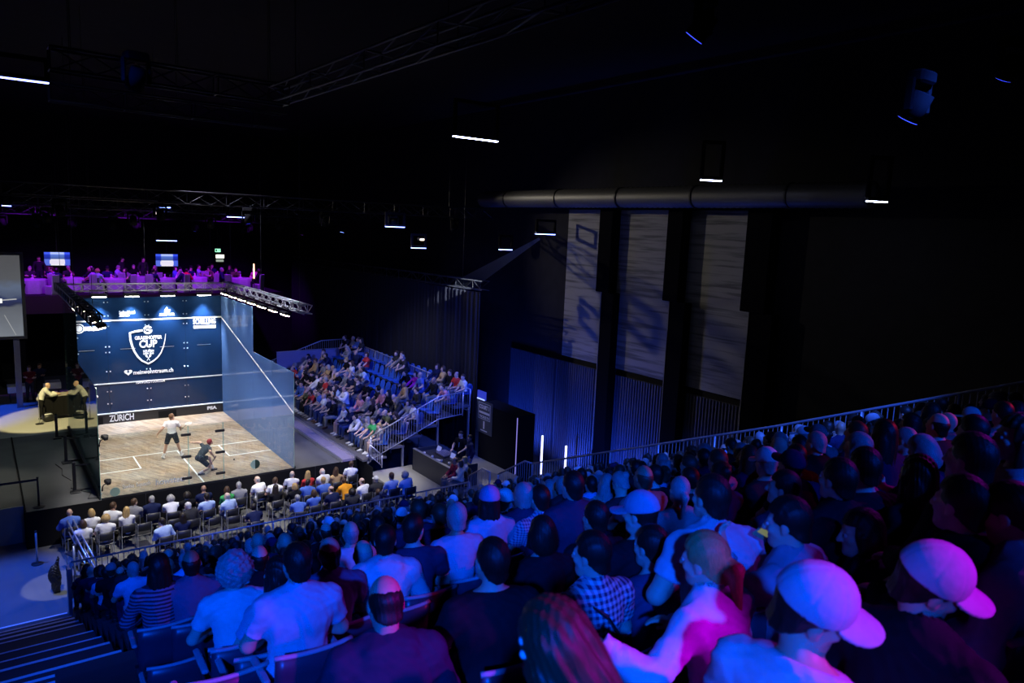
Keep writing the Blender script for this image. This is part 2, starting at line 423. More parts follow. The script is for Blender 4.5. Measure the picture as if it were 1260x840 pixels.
def body_mesh(J, h):
    S = Sdf(); torso(S, J)
    S.cap(J['N']-V(0, 0, .03), J['H']+J['HR']@V(0, -.025, -.05), .056*(.9 if J['fem'] else 1.02), .052*(.88 if J['fem'] else 1.02), .03)
    X = head(S, J['H'], J['HR'])
    for i in (0, 1):
        arm(S, J, i, upto=2); hand(S, J, i); leg(S, J, i)
        q, t = J['Q'][i], J['toe'][i]; S.cap(q-V(0, 0, .035), q+t*.12-V(0, 0, .05), .035, .028, .03)
    H, R = J['H'], J['HR']
    def post(F, Xg, Y, Z):
        for sg in (-1, 1):
            e = H+R@V(sg*.032, .094, .0)
            D = np.sqrt((Xg-e[0])**2+(Y-e[1])**2+(Z-e[2])**2)-.014
            kk = .008; hh = np.clip(.5+.5*(F+D)/kk, 0, 1); F = np.where(D < .03, F+(-D-F)*(1-hh)+kk*hh*(1-hh), F)
        return F.astype(np.float32)
    return S.mesh('body', h, post)
def folds(F, X, Y, Z, a=.004): return F+a*np.sin(31*X+17*Z+9*np.sin(13*Y+7*Z))*np.sin(27*Z-11*Y+5*np.sin(19*X))
def shirt_mesh(J, h, sleeve=.62, off=.014, hem=-.06, collar=0, hood=False, vneck=False):
    S = Sdf(); torso(S, J, off)
    for i in (0, 1): arm(S, J, i, off+(.006 if sleeve < 1 else .004), .035, sleeve)
    T, Tl = J['T'], J['Tl']; N = J['N']
    if collar: S.cap(N-T[:, 2]*.005, N+T[:, 2]*.035, .068, .064, .02)
    if hood:
        b = N-T[:, 1]*.075-T[:, 2]*.02
        S.ell(b-T[:, 2]*.03, (.115, .06, .085), T, .03); S.cap(N-T[:, 0]*.07+T[:, 2]*.0, b-T[:, 0]*.075, .04, .045, .03); S.cap(N+T[:, 0]*.07, b+T[:, 0]*.075, .04, .045, .03)
    def post(F, X, Y, Z):
        F = folds(F, X, Y, Z)
        F = np.maximum(F, -plane(X, Y, Z, J['P']+Tl[:, 2]*hem, Tl[:, 2]))
        if not collar and not hood:
            nn = nrm(T[:, 2]+T[:, 1]*.25); F = np.maximum(F, plane(X, Y, Z, N+T[:, 2]*.018, nn))
        for i in (0, 1):
            a, e, w = J['S'][i], J['E'][i], J['W'][i]
            if sleeve <= 1: c = a+(e-a)*sleeve; n = nrm(e-a)
            else: c = e+(w-e)*(sleeve-1); n = nrm(w-e)
            D = np.sqrt((X-c[0])**2+(Y-c[1])**2+(Z-c[2])**2)
            F = np.where(D < .085, np.maximum(F, plane(X, Y, Z, c, n)), F)
        if collar:
            c = N+T[:, 2]*.06; F = np.maximum(F, -(np.sqrt((X-c[0])**2+(Y-c[1])**2+(Z-c[2])**2)-.05))
        return F.astype(np.float32)
    return S.mesh('shirt', h, post)
def pants_mesh(J, h, upto=1.93, off=.013):
    S = Sdf(); S.ell(J['P']+J['Tl'][:, 2]*.0, (.165*J['g']+off*.8, .118*J['g']+off*.8, .12+off*.5), J['Tl'], .05)
    for i in (0, 1): leg(S, J, i, off, .04, upto)
    def post(F, X, Y, Z):
        F = folds(F, X, Y, Z, .003)
        for i in (0, 1):
            a, k, q = J['hip'][i], J['K'][i], J['Q'][i]
            if upto <= 1: c = a+(k-a)*upto; n = nrm(k-a)
            else: c = k+(q-k)*(upto-1); n = nrm(q-k)
            D = np.sqrt((X-c[0])**2+(Y-c[1])**2+(Z-c[2])**2)
            F = np.where(D < .11, np.maximum(F, plane(X, Y, Z, c, n)), F)
        return F.astype(np.float32)
    return S.mesh('trousers', h, post)
def shoe_mesh(J, i, h):
    S = Sdf(); q, t = J['Q'][i], J['toe'][i]; dn = V(0, 0, -1)
    S.cap(q+dn*.045-t*.035, q+dn*.052+t*.06, .042, .043, .02); S.cap(q+dn*.052+t*.06, q+dn*.058+t*.145, .043, .032, .02); S.cap(q, q+dn*.03, .042, .044, .02)
    zb = q[2]-.085
    def post(F, X, Y, Z): return np.maximum(np.maximum(F, (zb-Z)+0*X+0*Y), (Z-(q[2]+.02))+0*X+0*Y).astype(np.float32)
    return S.mesh('shoe', h, post)
def sock_mesh(J, i, h):
    S = Sdf(); q, k = J['Q'][i], J['K'][i]; e = q+(k-q)*.3; S.cap(q, e, .046, .05)
    return S.mesh('sock', h, lambda F, X, Y, Z: np.maximum(F, plane(X, Y, Z, e, nrm(k-q))).astype(np.float32))
# hair and hats live in the head's own frame (y = face, z = crown)
def hair_mesh(kind, h):
    S = Sdf(); I = None; e = .012; O = V(0, 0, 0); strand = .002
    if kind in ('short', 'fade', 'long', 'bob', 'ponytail', 'bun', 'curly'):
        S.ell((0, -.02, .034), (.074+e, .094+e, .094+e), I, .03)
    if kind == 'fringe': S.ell((0, -.024, .014), (.0815, .0995, .075), I, .03)
    if kind not in ('curly', 'bald'): S.ell((0, -.054, -.066), (.070, .055, .066), I, .03)
    if kind in ('curly',): S.ell((0, -.035, .0), (.128, .125, .125), I, .03); strand = .012
    if kind == 'long':
        S.ell((0, -.062, -.10), (.098, .062, .17), I, .04); S.ell((0, -.078, -.22), (.092, .04, .13), I, .04); S.ell((.02, -.082, -.33), (.06, .03, .1), I, .05)
        for sg in (-1, 1): S.cap((sg*.078, .0, -.02), (sg*.088, .0, -.2), .022, .026, .03)
    if kind == 'bob':
        S.ell((0, -.045, -.035), (.1, .08, .105), I, .04)
        for sg in (-1, 1): S.cap((sg*.078, .01, .0), (sg*.083, .012, -.08), .02, .022, .03)
    if kind == 'ponytail':
        S.cap((0, -.115, .0), (0, -.15, -.02), .026, .03, .02); S.cap((0, -.15, -.02), (0, -.14, -.2), .032, .02, .03)
    if kind == 'bun': S.ell((0, -.12, .07), (.045, .04, .045), I, .02)
    def post(F, X, Y, Z):
        F = F+(strand*(np.sin(150*X+2.2*np.sin(14*Z)+90*Y)+.6*np.sin(260*X-170*Y+1.5*np.sin(20*Z)))*(1.5 if kind == 'long' else .7)) if kind != 'curly' else F+strand*np.sin(85*X+3*np.sin(40*Z))*np.sin(80*Z+2*np.sin(50*Y))*np.sin(75*Y)
        # hairline: keep above a tilted plane, clear of the face and the ears
        if kind in ('short', 'fade', 'fringe', 'ponytail', 'bun', 'bald'):
            cut = .0 if kind != 'fade' else .012
            F = np.maximum(F, -plane(X, Y, Z, V(0, -.005, -.012+cut), nrm(V(0, -.62, .78)))) if kind != 'ponytail' else np.where(Y > -.1, np.maximum(F, -plane(X, Y, Z, V(0, -.005, -.012), nrm(V(0, -.62, .78)))), F)
        if kind == 'fringe':
            F = np.maximum(F, (Z-.10-.3*Y+.008*np.sin(60*X+20*Y))*.6); F = np.maximum(F, (Y-.02+.5*np.abs(Z-.01))*.7+0*X)
        face = np.maximum(np.maximum((Z-.058)+0*X+0*Y, (.012-Y)+0*X+0*Z), np.abs(X)-.066+0*Y+0*Z)
        F = np.maximum(F, -face)
        return F.astype(np.float32)
    return S.mesh('hair', h, post)
def cap_mesh(h):
    S = Sdf(); S.ell((0, -.018, .044), (.096, .119, .112), None, .02)
    def post(F, X, Y, Z):
        F = np.maximum(F, -plane(X, Y, Z, V(0, 0, .025), nrm(V(0, .12, 1))))
        seam = np.minimum(np.abs(X), np.abs(np.abs(X)*.5-np.abs(Y+.018)*.87))
        return (F+.0022*np.exp(-(seam/.004)**2)).astype(np.float32)
    return S.mesh('cap', h, post)
def brim_mesh(h):
    S = Sdf(); S.ell((0, .095, .03), (.082, .105, .022), rotx(-.14), .01)
    def post(F, X, Y, Z):
        bend = Z+3.2*X**2+0*Y                       # the peak curves down at the sides
        top = bend-(.036-.22*(Y-.06)); F2 = np.maximum(np.sqrt((X/.088)**2+((Y-.085)/.125)**2)*.088-.088+0*Z, np.abs(top)-.0055)
        F2 = np.maximum(F2, .055-Y-np.abs(X)*.15+0*Z)
        return F2.astype(np.float32)
    S.ell((0, .09, .0), (.1, .14, .075), None, .01)
    return S.mesh('cap_brim', h, post)
_HC = {}
def hair(kind, fine=False):
    key = (kind, fine)
    if key not in _HC:
        h = .0055 if fine else .0085
        me = cap_mesh(h) if kind == 'cap' else brim_mesh(.0045) if kind == 'brim' else hair_mesh(kind, h)
        me = thin(me, .5 if fine else .16); me.materials.append(CLOTH if kind in ('cap', 'brim') else HAIR); _HC[key] = me
    return _HC[key]
def eye_mesh():
    if 'eye' not in _HC:
        me = MB().ball((0, 0, 0), .0125, 12, 8).mesh('eye'); me.materials.append(mat('eye_white', (.7, .68, .65), .2)); me.materials.append(mat('iris', (.03, .02, .015), .2))
        for p in me.polygons:
            if p.center.y > .009: p.material_index = 1
        me.polygons.foreach_set('use_smooth', [True]*len(me.polygons)); _HC['eye'] = me
    return _HC['eye']
class Figure:
    """the meshes of one pose, made once and shared by everybody who sits that way"""
    def __init__(s, h=.011, keep=None, **kw): s.J = joints(**kw); s.h = h; s.c = {}; s.keep = keep or ((.09, .09) if h > .0105 else (.2, .16) if h > .0095 else (.25, .22))
    def get(s, part):
        if part in s.c: return s.c[part]
        J, h = s.J, s.h; k = part.split(':')
        if k[0] == 'body': me = body_mesh(J, h*.85)
        elif k[0] == 'tee': me = shirt_mesh(J, h, .6)
        elif k[0] == 'polo': me = shirt_mesh(J, h, .62, .016, collar=1)
        elif k[0] == 'long': me = shirt_mesh(J, h, 1.93, .016)
        elif k[0] == 'jacket': me = shirt_mesh(J, h, 1.95, .026, -.1, collar=1)
        elif k[0] == 'hoodie': me = shirt_mesh(J, h, 1.93, .026, -.09, hood=True)
        elif k[0] == 'trousers': me = pants_mesh(J, h)
        elif k[0] == 'shorts': me = pants_mesh(J, h, .82, .022)
        elif k[0] == 'shoe': me = shoe_mesh(J, int(k[1]), h*.8)
        elif k[0] == 'sock': me = sock_mesh(J, int(k[1]), h*.8)
        me = thin(me, s.keep[0 if k[0] == 'body' else 1]); me.materials.append(SKIN if k[0] == 'body' else CLOTH); s.c[part] = me
        return me
SKINS = [(.62, .40, .30), (.66, .45, .34), (.55, .34, .25), (.60, .42, .33), (.35, .2, .13), (.68, .47, .37)]
def child(name, me, par, col, M_=None, material=None):
    o = link(name, me, par); o.color = (*col, 1)
    if M_ is not None: o.matrix_local = M_
    if material is not None:
        o.material_slots[0].link = 'OBJECT'; o.material_slots[0].material = material
    return o
def mat4(R, t): return Matrix([[*R[0], t[0]], [*R[1], t[1]], [*R[2], t[2]], [0, 0, 0, 1]])
def person(name, fig, pos, yaw, label, top='tee', topcol=(.1, .1, .1), hairk='short', haircol=(.03, .02, .015), pants='trousers', pantcol=(.04, .04, .06), skin=None, shoecol=(.03, .03, .03), scale=1., group=None, topmat=None, legs=True, capcol=None, fine=False, socks=None):
    skin = skin or random.choice(SKINS)
    o = link(name, fig.get('body')); o.color = (*skin, 1); o.location = pos; o.rotation_euler = (0, 0, yaw); o.scale = (scale,)*3
    tag(o, label, 'person', group)
    J = fig.J; hm = mat4(J['HR'], J['H'])
    tn = {'tee': 't_shirt', 'polo': 'polo_shirt', 'long': 'sweater', 'jacket': 'jacket', 'hoodie': 'hoodie'}[top]
    if topmat == 'keep': topmat = None
    child(tn, fig.get(top), o, topcol, None, topmat)
    if legs:
        child(pants, fig.get(pants), o, pantcol)
        for i in (0, 1):
            child('shoe', fig.get('shoe:%d' % i), o, shoecol)
            if socks: child('sock', fig.get('sock:%d' % i), o, socks)
    if hairk and hairk not in ('bald', 'cap'): child('hair', hair(hairk, fine), o, haircol, hm)
    if fine or name not in ('spectator', 'dinner_guest'):
        for sg in (-1, 1): child('eye', eye_mesh(), o, (1, 1, 1), hm@Matrix.Translation((sg*.031, .0815, .001)))
    if hairk == 'cap':
        child('hair', hair('short', fine), o, haircol, hm)
        c = child('cap', hair('cap', fine), o, capcol or topcol, hm); b = child('cap_brim', hair('brim', True), c, capcol or topcol)
        b.matrix_local = Matrix.Identity(4)
    return o

# ------------------------------------------------------------------ world, hall
w = bpy.data.worlds.new('world'); scn.world = w; w.use_nodes = True
w.node_tree.nodes['Background'].inputs[0].default_value = (.02, .03, .1, 1); w.node_tree.nodes['Background'].inputs[1].default_value = .004
FZ = -1.2
HALL = mat('hall_black', (.016, .016, .02), .9, var=.3, scale=2, spec=.1)
CARPET = mat('grey_carpet', (.13, .13, .13), .9, var=.18, scale=1.3, bump=.1, spec=.15)
DECK = mat('stage_deck', (.10, .10, .105), .75, var=.22, scale=1.1, spec=.2)
struct(MB().bx(-26, 18, -36, 28, FZ-.1, FZ).build('floor', CARPET))
struct(MB().bx(-26, 18.3, -36, 28, 15, 15.2).build('ceiling', HALL))
struct(MB().bx(-26.2, -26, -36, 28, FZ, 15).build('wall_left', HALL))
struct(MB().bx(-26, 18, -36.2, -36, FZ, 15).build('wall_front', HALL))
struct(MB().bx(-26, 18, 28, 28.2, FZ, 15).build('wall_back', HALL))
def concrete():
    m, N, L, b = node_mat('board_formed_concrete'); b.inputs['Roughness'].default_value = .85
    tc = N.new('ShaderNodeTexCoord'); mp = N.new('ShaderNodeMapping'); mp.inputs['Scale'].default_value = (1, .35, 7)
    L.new(tc.outputs['Object'], mp.inputs['Vector'])
    n1 = N.new('ShaderNodeTexNoise'); n1.inputs['Scale'].default_value = 1.2; n1.inputs['Detail'].default_value = 6; L.new(mp.outputs['Vector'], n1.inputs['Vector'])
    r = N.new('ShaderNodeValToRGB'); e = r.color_ramp.elements
    e[0].position = .36; e[0].color = (.10, .10, .095, 1); e[1].position = .52; e[1].color = (.24, .235, .22, 1)
    L.new(n1.outputs['Fac'], r.inputs['Fac']); L.new(r.outputs['Color'], b.inputs['Base Color'])
    bp = N.new('ShaderNodeBump'); bp.inputs['Strength'].default_value = .4; L.new(n1.outputs['Fac'], bp.inputs['Height']); L.new(bp.outputs['Normal'], b.inputs['Normal'])
    return m
CONC = concrete()
struct(MB().bx(18, 18.3, -36, 28, FZ, 15).build('wall_right', HALL))
for i, (y0, y1) in enumerate(((-4.25, -1.6), (-7.9, -4.78), (-11.35, -8.35))):
    o = MB().bx(17.93, 17.998, y0, y1, 3.85, 10.2).build('wall_mounted_panel', CONC)
    tag(o, ('concrete wall panel farthest left, nearest the curtain', 'middle board-formed concrete wall panel between two black piers', 'right concrete wall panel, the closest to the near stand rail')[i], 'wall panel', 'concrete wall panels')
PIER = mat('pier_and_shade', (.004, .004, .005), .95, spec=.03)  # black boxes take in the shade that the wall fins cast beside them
EDGE = mat('pier_edge_highlight', (.22, .21, .19), .6)  # paler strip paints the light caught by each pier's left edge
for i, (y, yl0, yl1, yu0, yu1) in enumerate(((-4.6, -5.02, -4.32, -4.76, -4.0), (-8.3, -8.7, -7.95, -8.35, -7.62), (-11.8, -12.3, -11.4, -12.0, -11.05))):
    p = empty('wall_pier', (18, y, FZ), 0, ('stepped wall pier and its blacked-in shade left of the middle concrete panel', 'stepped wall pier and its blacked-in shade right of the middle concrete panel', 'wall pier and its blacked-in shade right of the last concrete panel')[i], 'pier', 'wall piers')
    MB().bx(-.45, -.074, yl0-y, yl1-y, 0, 8.1, .02).build('lower_shaft', PIER, p)
    MB().bx(-.5, -.074, yu0-y, yu1-y, 8.1, 12.2, .02).build('upper_shaft', PIER, p)
    MB().bx(-.47, -.445, yl1-y-.02, yl1-y+.01, 1.5, 8.1).build('edge_highlight', EDGE, p)
RIB = mat('ribbed_cladding', (.06, .06, .08), .6)
for i, (y0, y1) in enumerate(((-1.2, 2.2), (-4.28, -1.3), (-7.9, -5.06), (-11.35, -8.75))):
    b = MB(); b.bx(17.9, 17.998, y0, y1, FZ, 3.6)
    k = y0+.06
    while k < y1-.05: b.bx(17.86, 17.9, k-.025, k+.025, FZ, 3.6); k += .14
    tag(b.build('ribbed_wall_panel', RIB), ('blue lit ribbed wall panel behind the black partition edge', 'blue lit ribbed wall panel behind the two light tubes', 'ribbed wall panel under the middle concrete panel', 'ribbed wall panel under the right concrete panel')[i], 'wall panel', 'ribbed wall panels')
duct = empty('ventilation_duct', (16.9, -6, 10.6), 0, 'corrugated silver ventilation duct along the right wall under the ceiling', 'duct')
d = MB(); pr = []
n = 150
for i in range(n+1):
    y = -9.5+19*i/n; r = .36+(.02 if i % 2 else 0); pr.append((r, y))
o = MB().lathe((0, 0, 0), pr, 20).build('duct_tube', mat('duct_tin', (.10, .10, .11), .5, .5), duct, True); o.rotation_euler = (-PI/2, 0, 0)
for y in (-7, -3.4, .2, 3.8, 7.4):
    MB().lathe((0, 0, -.03), [(.385, 0), (.4, 0), (.4, .06), (.385, .06)], 20).build('duct_strap', BLACK, duct, loc=(0, y, 0)).rotation_euler = (PI/2, 0, 0)

# ------------------------------------------------------------------ stage deck
deck = empty('stage_deck', (3.4, 5, FZ), 0, 'grey stage deck with black skirt carrying the glass court', 'stage')
def dk(nm, m, *a): MB().bx(*a).build(nm, m, deck, loc=(-3.4, -5, -FZ))
dk('deck_top', DECK, -2.05, 9.0, -.06, 9.2, -.12, -.005); dk('deck_top', DECK, -9.0, -2.1, .62, 9.2, -.12, -.005); dk('deck_joint', BLACKMATT, -2.1, -2.05, .62, 9.2, -.12, .012); dk('panel_front', mat('pale_panel', (.34, .33, .26), .7, scale=3), -9.0, -2.1, .58, .62, FZ, -.002); dk('deck_top', mat('stage_pale', (.34, .34, .33), .75, var=.1, scale=1.1, spec=.2), -9.0, 15.5, 9.2, 17.8, -.12, -.005)
dk('skirt', BLACKMATT, -2.05, 9.0, -.09, -.06, FZ, .0); dk('skirt', BLACKMATT, -2.09, -2.05, -.09, .62, FZ, -.004); dk('skirt', BLACKMATT, 9.0, 9.04, -1.25, -.06, FZ, .0)
for x in (1.3, 4.35, 7.2): dk('skirt_seam', DARKALU, x-.008, x+.008, -.094, -.09, FZ, 0)
side = empty('side_platform', (12.6, -2.6, FZ), 0, 'pale raised floor platform under the control desk right of the court', 'platform')
PALE = mat('pale_floor', (.30, .29, .26), .7, var=.1, scale=3)
MB().bx(9.1, 13.96, -4.3, -.75, FZ, -.35).build('platform_top', PALE, side, loc=(-12.6, 2.6, -FZ))

# ------------------------------------------------------------------ glass court
def glass(name, tint, film, filmcol, ior=1.45, mirror=0.):
    m = bpy.data.materials.new(name); m.use_nodes = True; N, L = m.node_tree.nodes, m.node_tree.links
    N.remove(N['Principled BSDF']); out = N['Material Output']
    tr = N.new('ShaderNodeBsdfTransparent'); tr.inputs['Color'].default_value = (*tint, 1)
    gl = N.new('ShaderNodeBsdfGlossy'); gl.inputs['Roughness'].default_value = .015; gl.inputs['Color'].default_value = (.95, .98, 1, 1)
    fr = N.new('ShaderNodeFresnel'); fr.inputs['IOR'].default_value = ior
    ad = N.new('ShaderNodeMath'); ad.operation = 'ADD'; ad.use_clamp = True; ad.inputs[1].default_value = mirror; L.new(fr.outputs[0], ad.inputs[0])
    mx = N.new('ShaderNodeMixShader'); L.new(ad.outputs[0], mx.inputs['Fac']); L.new(tr.outputs[0], mx.inputs[1]); L.new(gl.outputs[0], mx.inputs[2])
    df = N.new('ShaderNodeBsdfDiffuse'); df.inputs['Color'].default_value = (*filmcol, 1)
    tl = N.new('ShaderNodeBsdfTranslucent'); tl.inputs['Color'].default_value = (*filmcol, 1)
    m1 = N.new('ShaderNodeMixShader'); m1.inputs['Fac'].default_value = .35; L.new(df.outputs[0], m1.inputs[1]); L.new(tl.outputs[0], m1.inputs[2])
    m2 = N.new('ShaderNodeMixShader'); m2.inputs['Fac'].default_value = film; L.new(mx.outputs[0], m2.inputs[1]); L.new(m1.outputs[0], m2.inputs[2])
    L.new(m2.outputs[0], out.inputs['Surface']); return m
G_RIGHT = glass('one_way_glass_right', (.70, .80, .90), .38, (.22, .44, .92), mirror=.12)
G_LEFT = glass('one_way_glass_left', (.55, .68, .68), .015, (.3, .5, .6), mirror=.03)
G_BACK = glass('clear_glass', (.93, .97, .95), .03, (.6, .8, .7))
G_EDGE = mat('glass_edge', (.25, .45, .38), .15)
def front_glass():
    m, N, L, b = node_mat('navy_glass'); b.inputs['Base Color'].default_value = (.012, .05, .17, 1); b.inputs['Roughness'].default_value = .12
    tc = N.new('ShaderNodeTexCoord'); nz = N.new('ShaderNodeTexNoise'); nz.inputs['Scale'].default_value = .8
    mx = N.new('ShaderNodeMix'); mx.data_type = 'RGBA'; mx.inputs['A'].default_value = (.0045, .017, .055, 1); mx.inputs['B'].default_value = (.007, .027, .085, 1)
    L.new(tc.outputs['Object'], nz.inputs['Vector']); L.new(nz.outputs['Fac'], mx.inputs['Factor']); L.new(mx.outputs['Result'], b.inputs['Base Color'])
    return m
G_FRONT = front_glass()
def parquet():
    m, N, L, b = node_mat('court_parquet'); b.inputs['Roughness'].default_value = .55
    tc = N.new('ShaderNodeTexCoord'); mp = N.new('ShaderNodeMapping'); mp.inputs['Rotation'].default_value = (0, 0, 62*D2R)
    L.new(tc.outputs['Object'], mp.inputs['Vector'])
    br = N.new('ShaderNodeTexBrick'); br.inputs['Scale'].default_value = 1; br.inputs['Brick Width'].default_value = .5; br.inputs['Row Height'].default_value = .075
    br.inputs['Mortar Size'].default_value = .0018; br.inputs['Color1'].default_value = (.38, .29, .20, 1); br.inputs['Color2'].default_value = (.09, .06, .045, 1); br.inputs['Mortar'].default_value = (.09, .06, .04, 1); br.inputs['Bias'].default_value = -.1
    L.new(mp.outputs['Vector'], br.inputs['Vector'])
    n1 = N.new('ShaderNodeTexNoise'); n1.inputs['Scale'].default_value = .8; n1.inputs['Detail'].default_value = 5; L.new(tc.outputs['Object'], n1.inputs['Vector'])
    r = N.new('ShaderNodeValToRGB'); e = r.color_ramp.elements; e[0].position = .38; e[0].color = (.30, .285, .27, 1); e[1].position = .6; e[1].color = (.26, .155, .08, 1)
    L.new(n1.outputs['Fac'], r.inputs['Fac'])
    mx = N.new('ShaderNodeMix'); mx.data_type = 'RGBA'; mx.inputs['Factor'].default_value = .38
    L.new(br.outputs['Color'], mx.inputs['A']); L.new(r.outputs['Color'], mx.inputs['B']); L.new(mx.outputs['Result'], b.inputs['Base Color']); return m
WHITE = mat('white_line', (.8, .86, .9), .5); LETTER = mat('white_lettering', (.85, .87, .9), .5)
court = empty('squash_court', (3.2, 4.9, 0), 0, 'all-glass squash court with parquet floor and navy front wall', 'squash court')
CO = (-3.2, -4.9, 0)
def cp(nm, m, *a, par=None):
    return MB().bx(*a).build(nm, m, par or court, loc=None if par else CO)
fl = cp('court_floor', parquet(), 0, 6.4, 0, 9.75, -.004, .012)
def ln(x0, x1, y0, y1): cp('floor_line', WHITE, x0, x1, y0, y1, .012, .015, par=fl)
ln(0, 6.4, 4.26, 4.31); ln(3.175, 3.225, 0, 4.26); ln(1.6, 1.65, 2.66, 4.26); ln(0, 1.65, 2.66, 2.71); ln(4.75, 4.8, 2.66, 4.26); ln(4.75, 6.4, 2.66, 2.71)
for i in range(4):
    p = cp('front_wall_panel', G_FRONT, 1.6*i+.004, 1.6*i+1.596, 9.752, 9.79, .48, 5.6)
    cl = MB()
    for z in (.9, 1.45, 2.35, 3.2, 3.45, 4.35, 4.8, 5.4):
        for x in (1.6*i+.07, 1.6*i+1.53):
            if (i == 0 and x < .2) or (i == 3 and x > 6.2): continue
            cl.box((x, 9.742, z), (.05, .02, .05), None, .006)
    cl.build('clamp', ALU, p)
    gl_ = MB().bx(1.6*i+.5, 1.6*i+1.1, 9.745, 9.751, 3.31, 3.33).build('joint_strip', ALU, p)
cp('out_line', WHITE, 0, 6.4, 9.742, 9.751, 4.57, 4.63); cp('service_line', WHITE, 0, 6.4, 9.742, 9.751, 1.78, 1.83)
tin = cp('tin', BLACK, 0, 6.4, 9.70, 9.75, .012, .45); cp('tin_line', WHITE, 0, 6.4, 9.69, 9.752, .44, .485, par=tin)
for x in (.55, 3.55): cp('sponsor_plate', BLACKMATT, x, x+.75, 9.66, 9.70, .02, .36, par=tin)
text('lettering', 'ZÜRICH', .40, LETTER, tin, V(2.05, 9.69, .22), V(1, 0, 0), V(0, 0, 1), .008, width=.98)
text('lettering', 'PSA', .2, LETTER, tin, V(5.88, 9.69, .25), V(1, 0, 0), V(0, 0, 1), .012, width=.44)
# side walls: tall front half, lower rear half
for nm, x, g in (('right_wall_panel', 6.4, G_RIGHT), ('left_wall_panel', -.014, G_LEFT)):
    for y0, y1, z1 in ((7.32, 9.75, 5.6), (4.9, 7.31, 5.6), (2.46, 4.89, 3.7), (0.015, 2.45, 3.7)):
        p = cp(nm, g, x, x+.014, y0, y1, .0, z1)
        cl = MB()
        for y in (y0+.12, y1-.12):
            for z in [q for q in (.15, 1.5, 2.0, 3.4, 4.0, 4.6, 5.45) if q < z1]:
                if nm[0] == 'l' or y0 > 6: cl.box((x+.007+(.03 if nm[0] == 'l' else .03), y, z), (.05, .05, .05), None, .006)
        if cl.v: cl.build('clamp', ALU, p)
    xi = 6.39 if x > 1 else .002
    b = MB(); a0, a1 = (9.75, 4.57), (0.02, 2.13)
    b.add([(xi, a0[0], a0[1]), (xi, a1[0], a1[1]), (xi, a1[0], a1[1]+.055), (xi, a0[0], a0[1]+.055), (xi+.008, a0[0], a0[1]), (xi+.008, a1[0], a1[1]), (xi+.008, a1[0], a1[1]+.055), (xi+.008, a0[0], a0[1]+.055)],
          [(0, 1, 2, 3), (7, 6, 5, 4), (0, 4, 5, 1), (3, 2, 6, 7), (1, 5, 6, 2), (0, 3, 7, 4)])
    b.build('side_out_line', WHITE if x > 1 else DARKALU, court, loc=CO)
    cp('base_rail', BLACK, x-.05 if x < 1 else x+.02, x+.0 if x < 1 else x+.06, 0, 9.75, -.004, .1)
    cp('glass_edge', G_EDGE, x, x+.014, 0.0, .014, .0, 3.7)
cp('back_wall_panel', G_BACK, 0.02, 2.68, -.012, 0, .0, 2.13); cp('back_wall_panel', G_BACK, 3.86, 6.39, -.012, 0, .0, 2.13)
door = cp('court_door', G_BACK, 2.70, 3.84, -.012, 0, .01, 2.13)
for x in (2.69, 3.85): cp('glass_edge', G_EDGE, x-.01, x+.01, -.016, .002, 0, 2.13)
for x, sg in ((2.68, 1), (3.80, -1)):
    for z in (.29, 1.06, 1.84):
        b = MB(); b.box((x+.04*sg*0-.06, -.012, z), (.32, .06, .09), None, .012); b.build('hinge', BLACK, door)
cp('base_rail', BLACK, 0, 6.4, -.05, -.012, -.004, .05)
def decal(name, col):
    m = bpy.data.materials.new(name); m.use_nodes = True; N, L = m.node_tree.nodes, m.node_tree.links; N.remove(N['Principled BSDF'])
    d = N.new('ShaderNodeBsdfDiffuse'); t = N.new('ShaderNodeBsdfTranslucent'); x = N.new('ShaderNodeMixShader'); x.inputs[0].default_value = .6
    d.inputs[0].default_value = t.inputs[0].default_value = (*col, 1); L.new(d.outputs[0], x.inputs[1]); L.new(t.outputs[0], x.inputs[2]); L.new(x.outputs[0], N['Material Output'].inputs[0]); return m
STK = decal('pale_green_sticker', (.45, .62, .55)); DKS = decal('dark_green_sticker', (.06, .1, .08))
DECAL = decal('white_decal', (.9, .92, .9))
text('lettering', 'Swiss Squash', .2, DECAL, court, V(1.05, -.018, .32)+V(*CO), V(1, 0, 0), V(0, 0, 1), .004, width=.85, depth=.003)
text('lettering', 'howsteer', .3, DECAL, court, V(2.12, -.018, .3)+V(*CO), V(1, 0, 0), V(0, 0, 1), .006, width=1.0, depth=.003)
def disc(nm, m, par, c, r, y=-.0, n=28, half=False):
    b = MB(); k = [(c[0]+r*math.cos(2*PI*i/n), c[2]+r*math.sin(2*PI*i/n)) for i in range(n)]
    if half: k = [(c[0]+r*math.cos(PI*i/n-PI/2), c[2]+r*math.sin(PI*i/n-PI/2)) for i in range(n+1)]
    b.prism(k, 0, .004, (V(0, c[1], 0), V(1, 0, 0), V(0, 0, 1), V(0, -1, 0))); return b.build(nm, m, par, loc=CO)
disc('round_sticker', STK, court, (4.95, -.018, .42), .17); disc('round_sticker', DKS, court, (4.95, -.023, .42), .17, half=True)
disc('round_sticker', STK, court, (.4, -.018, .2), .15)
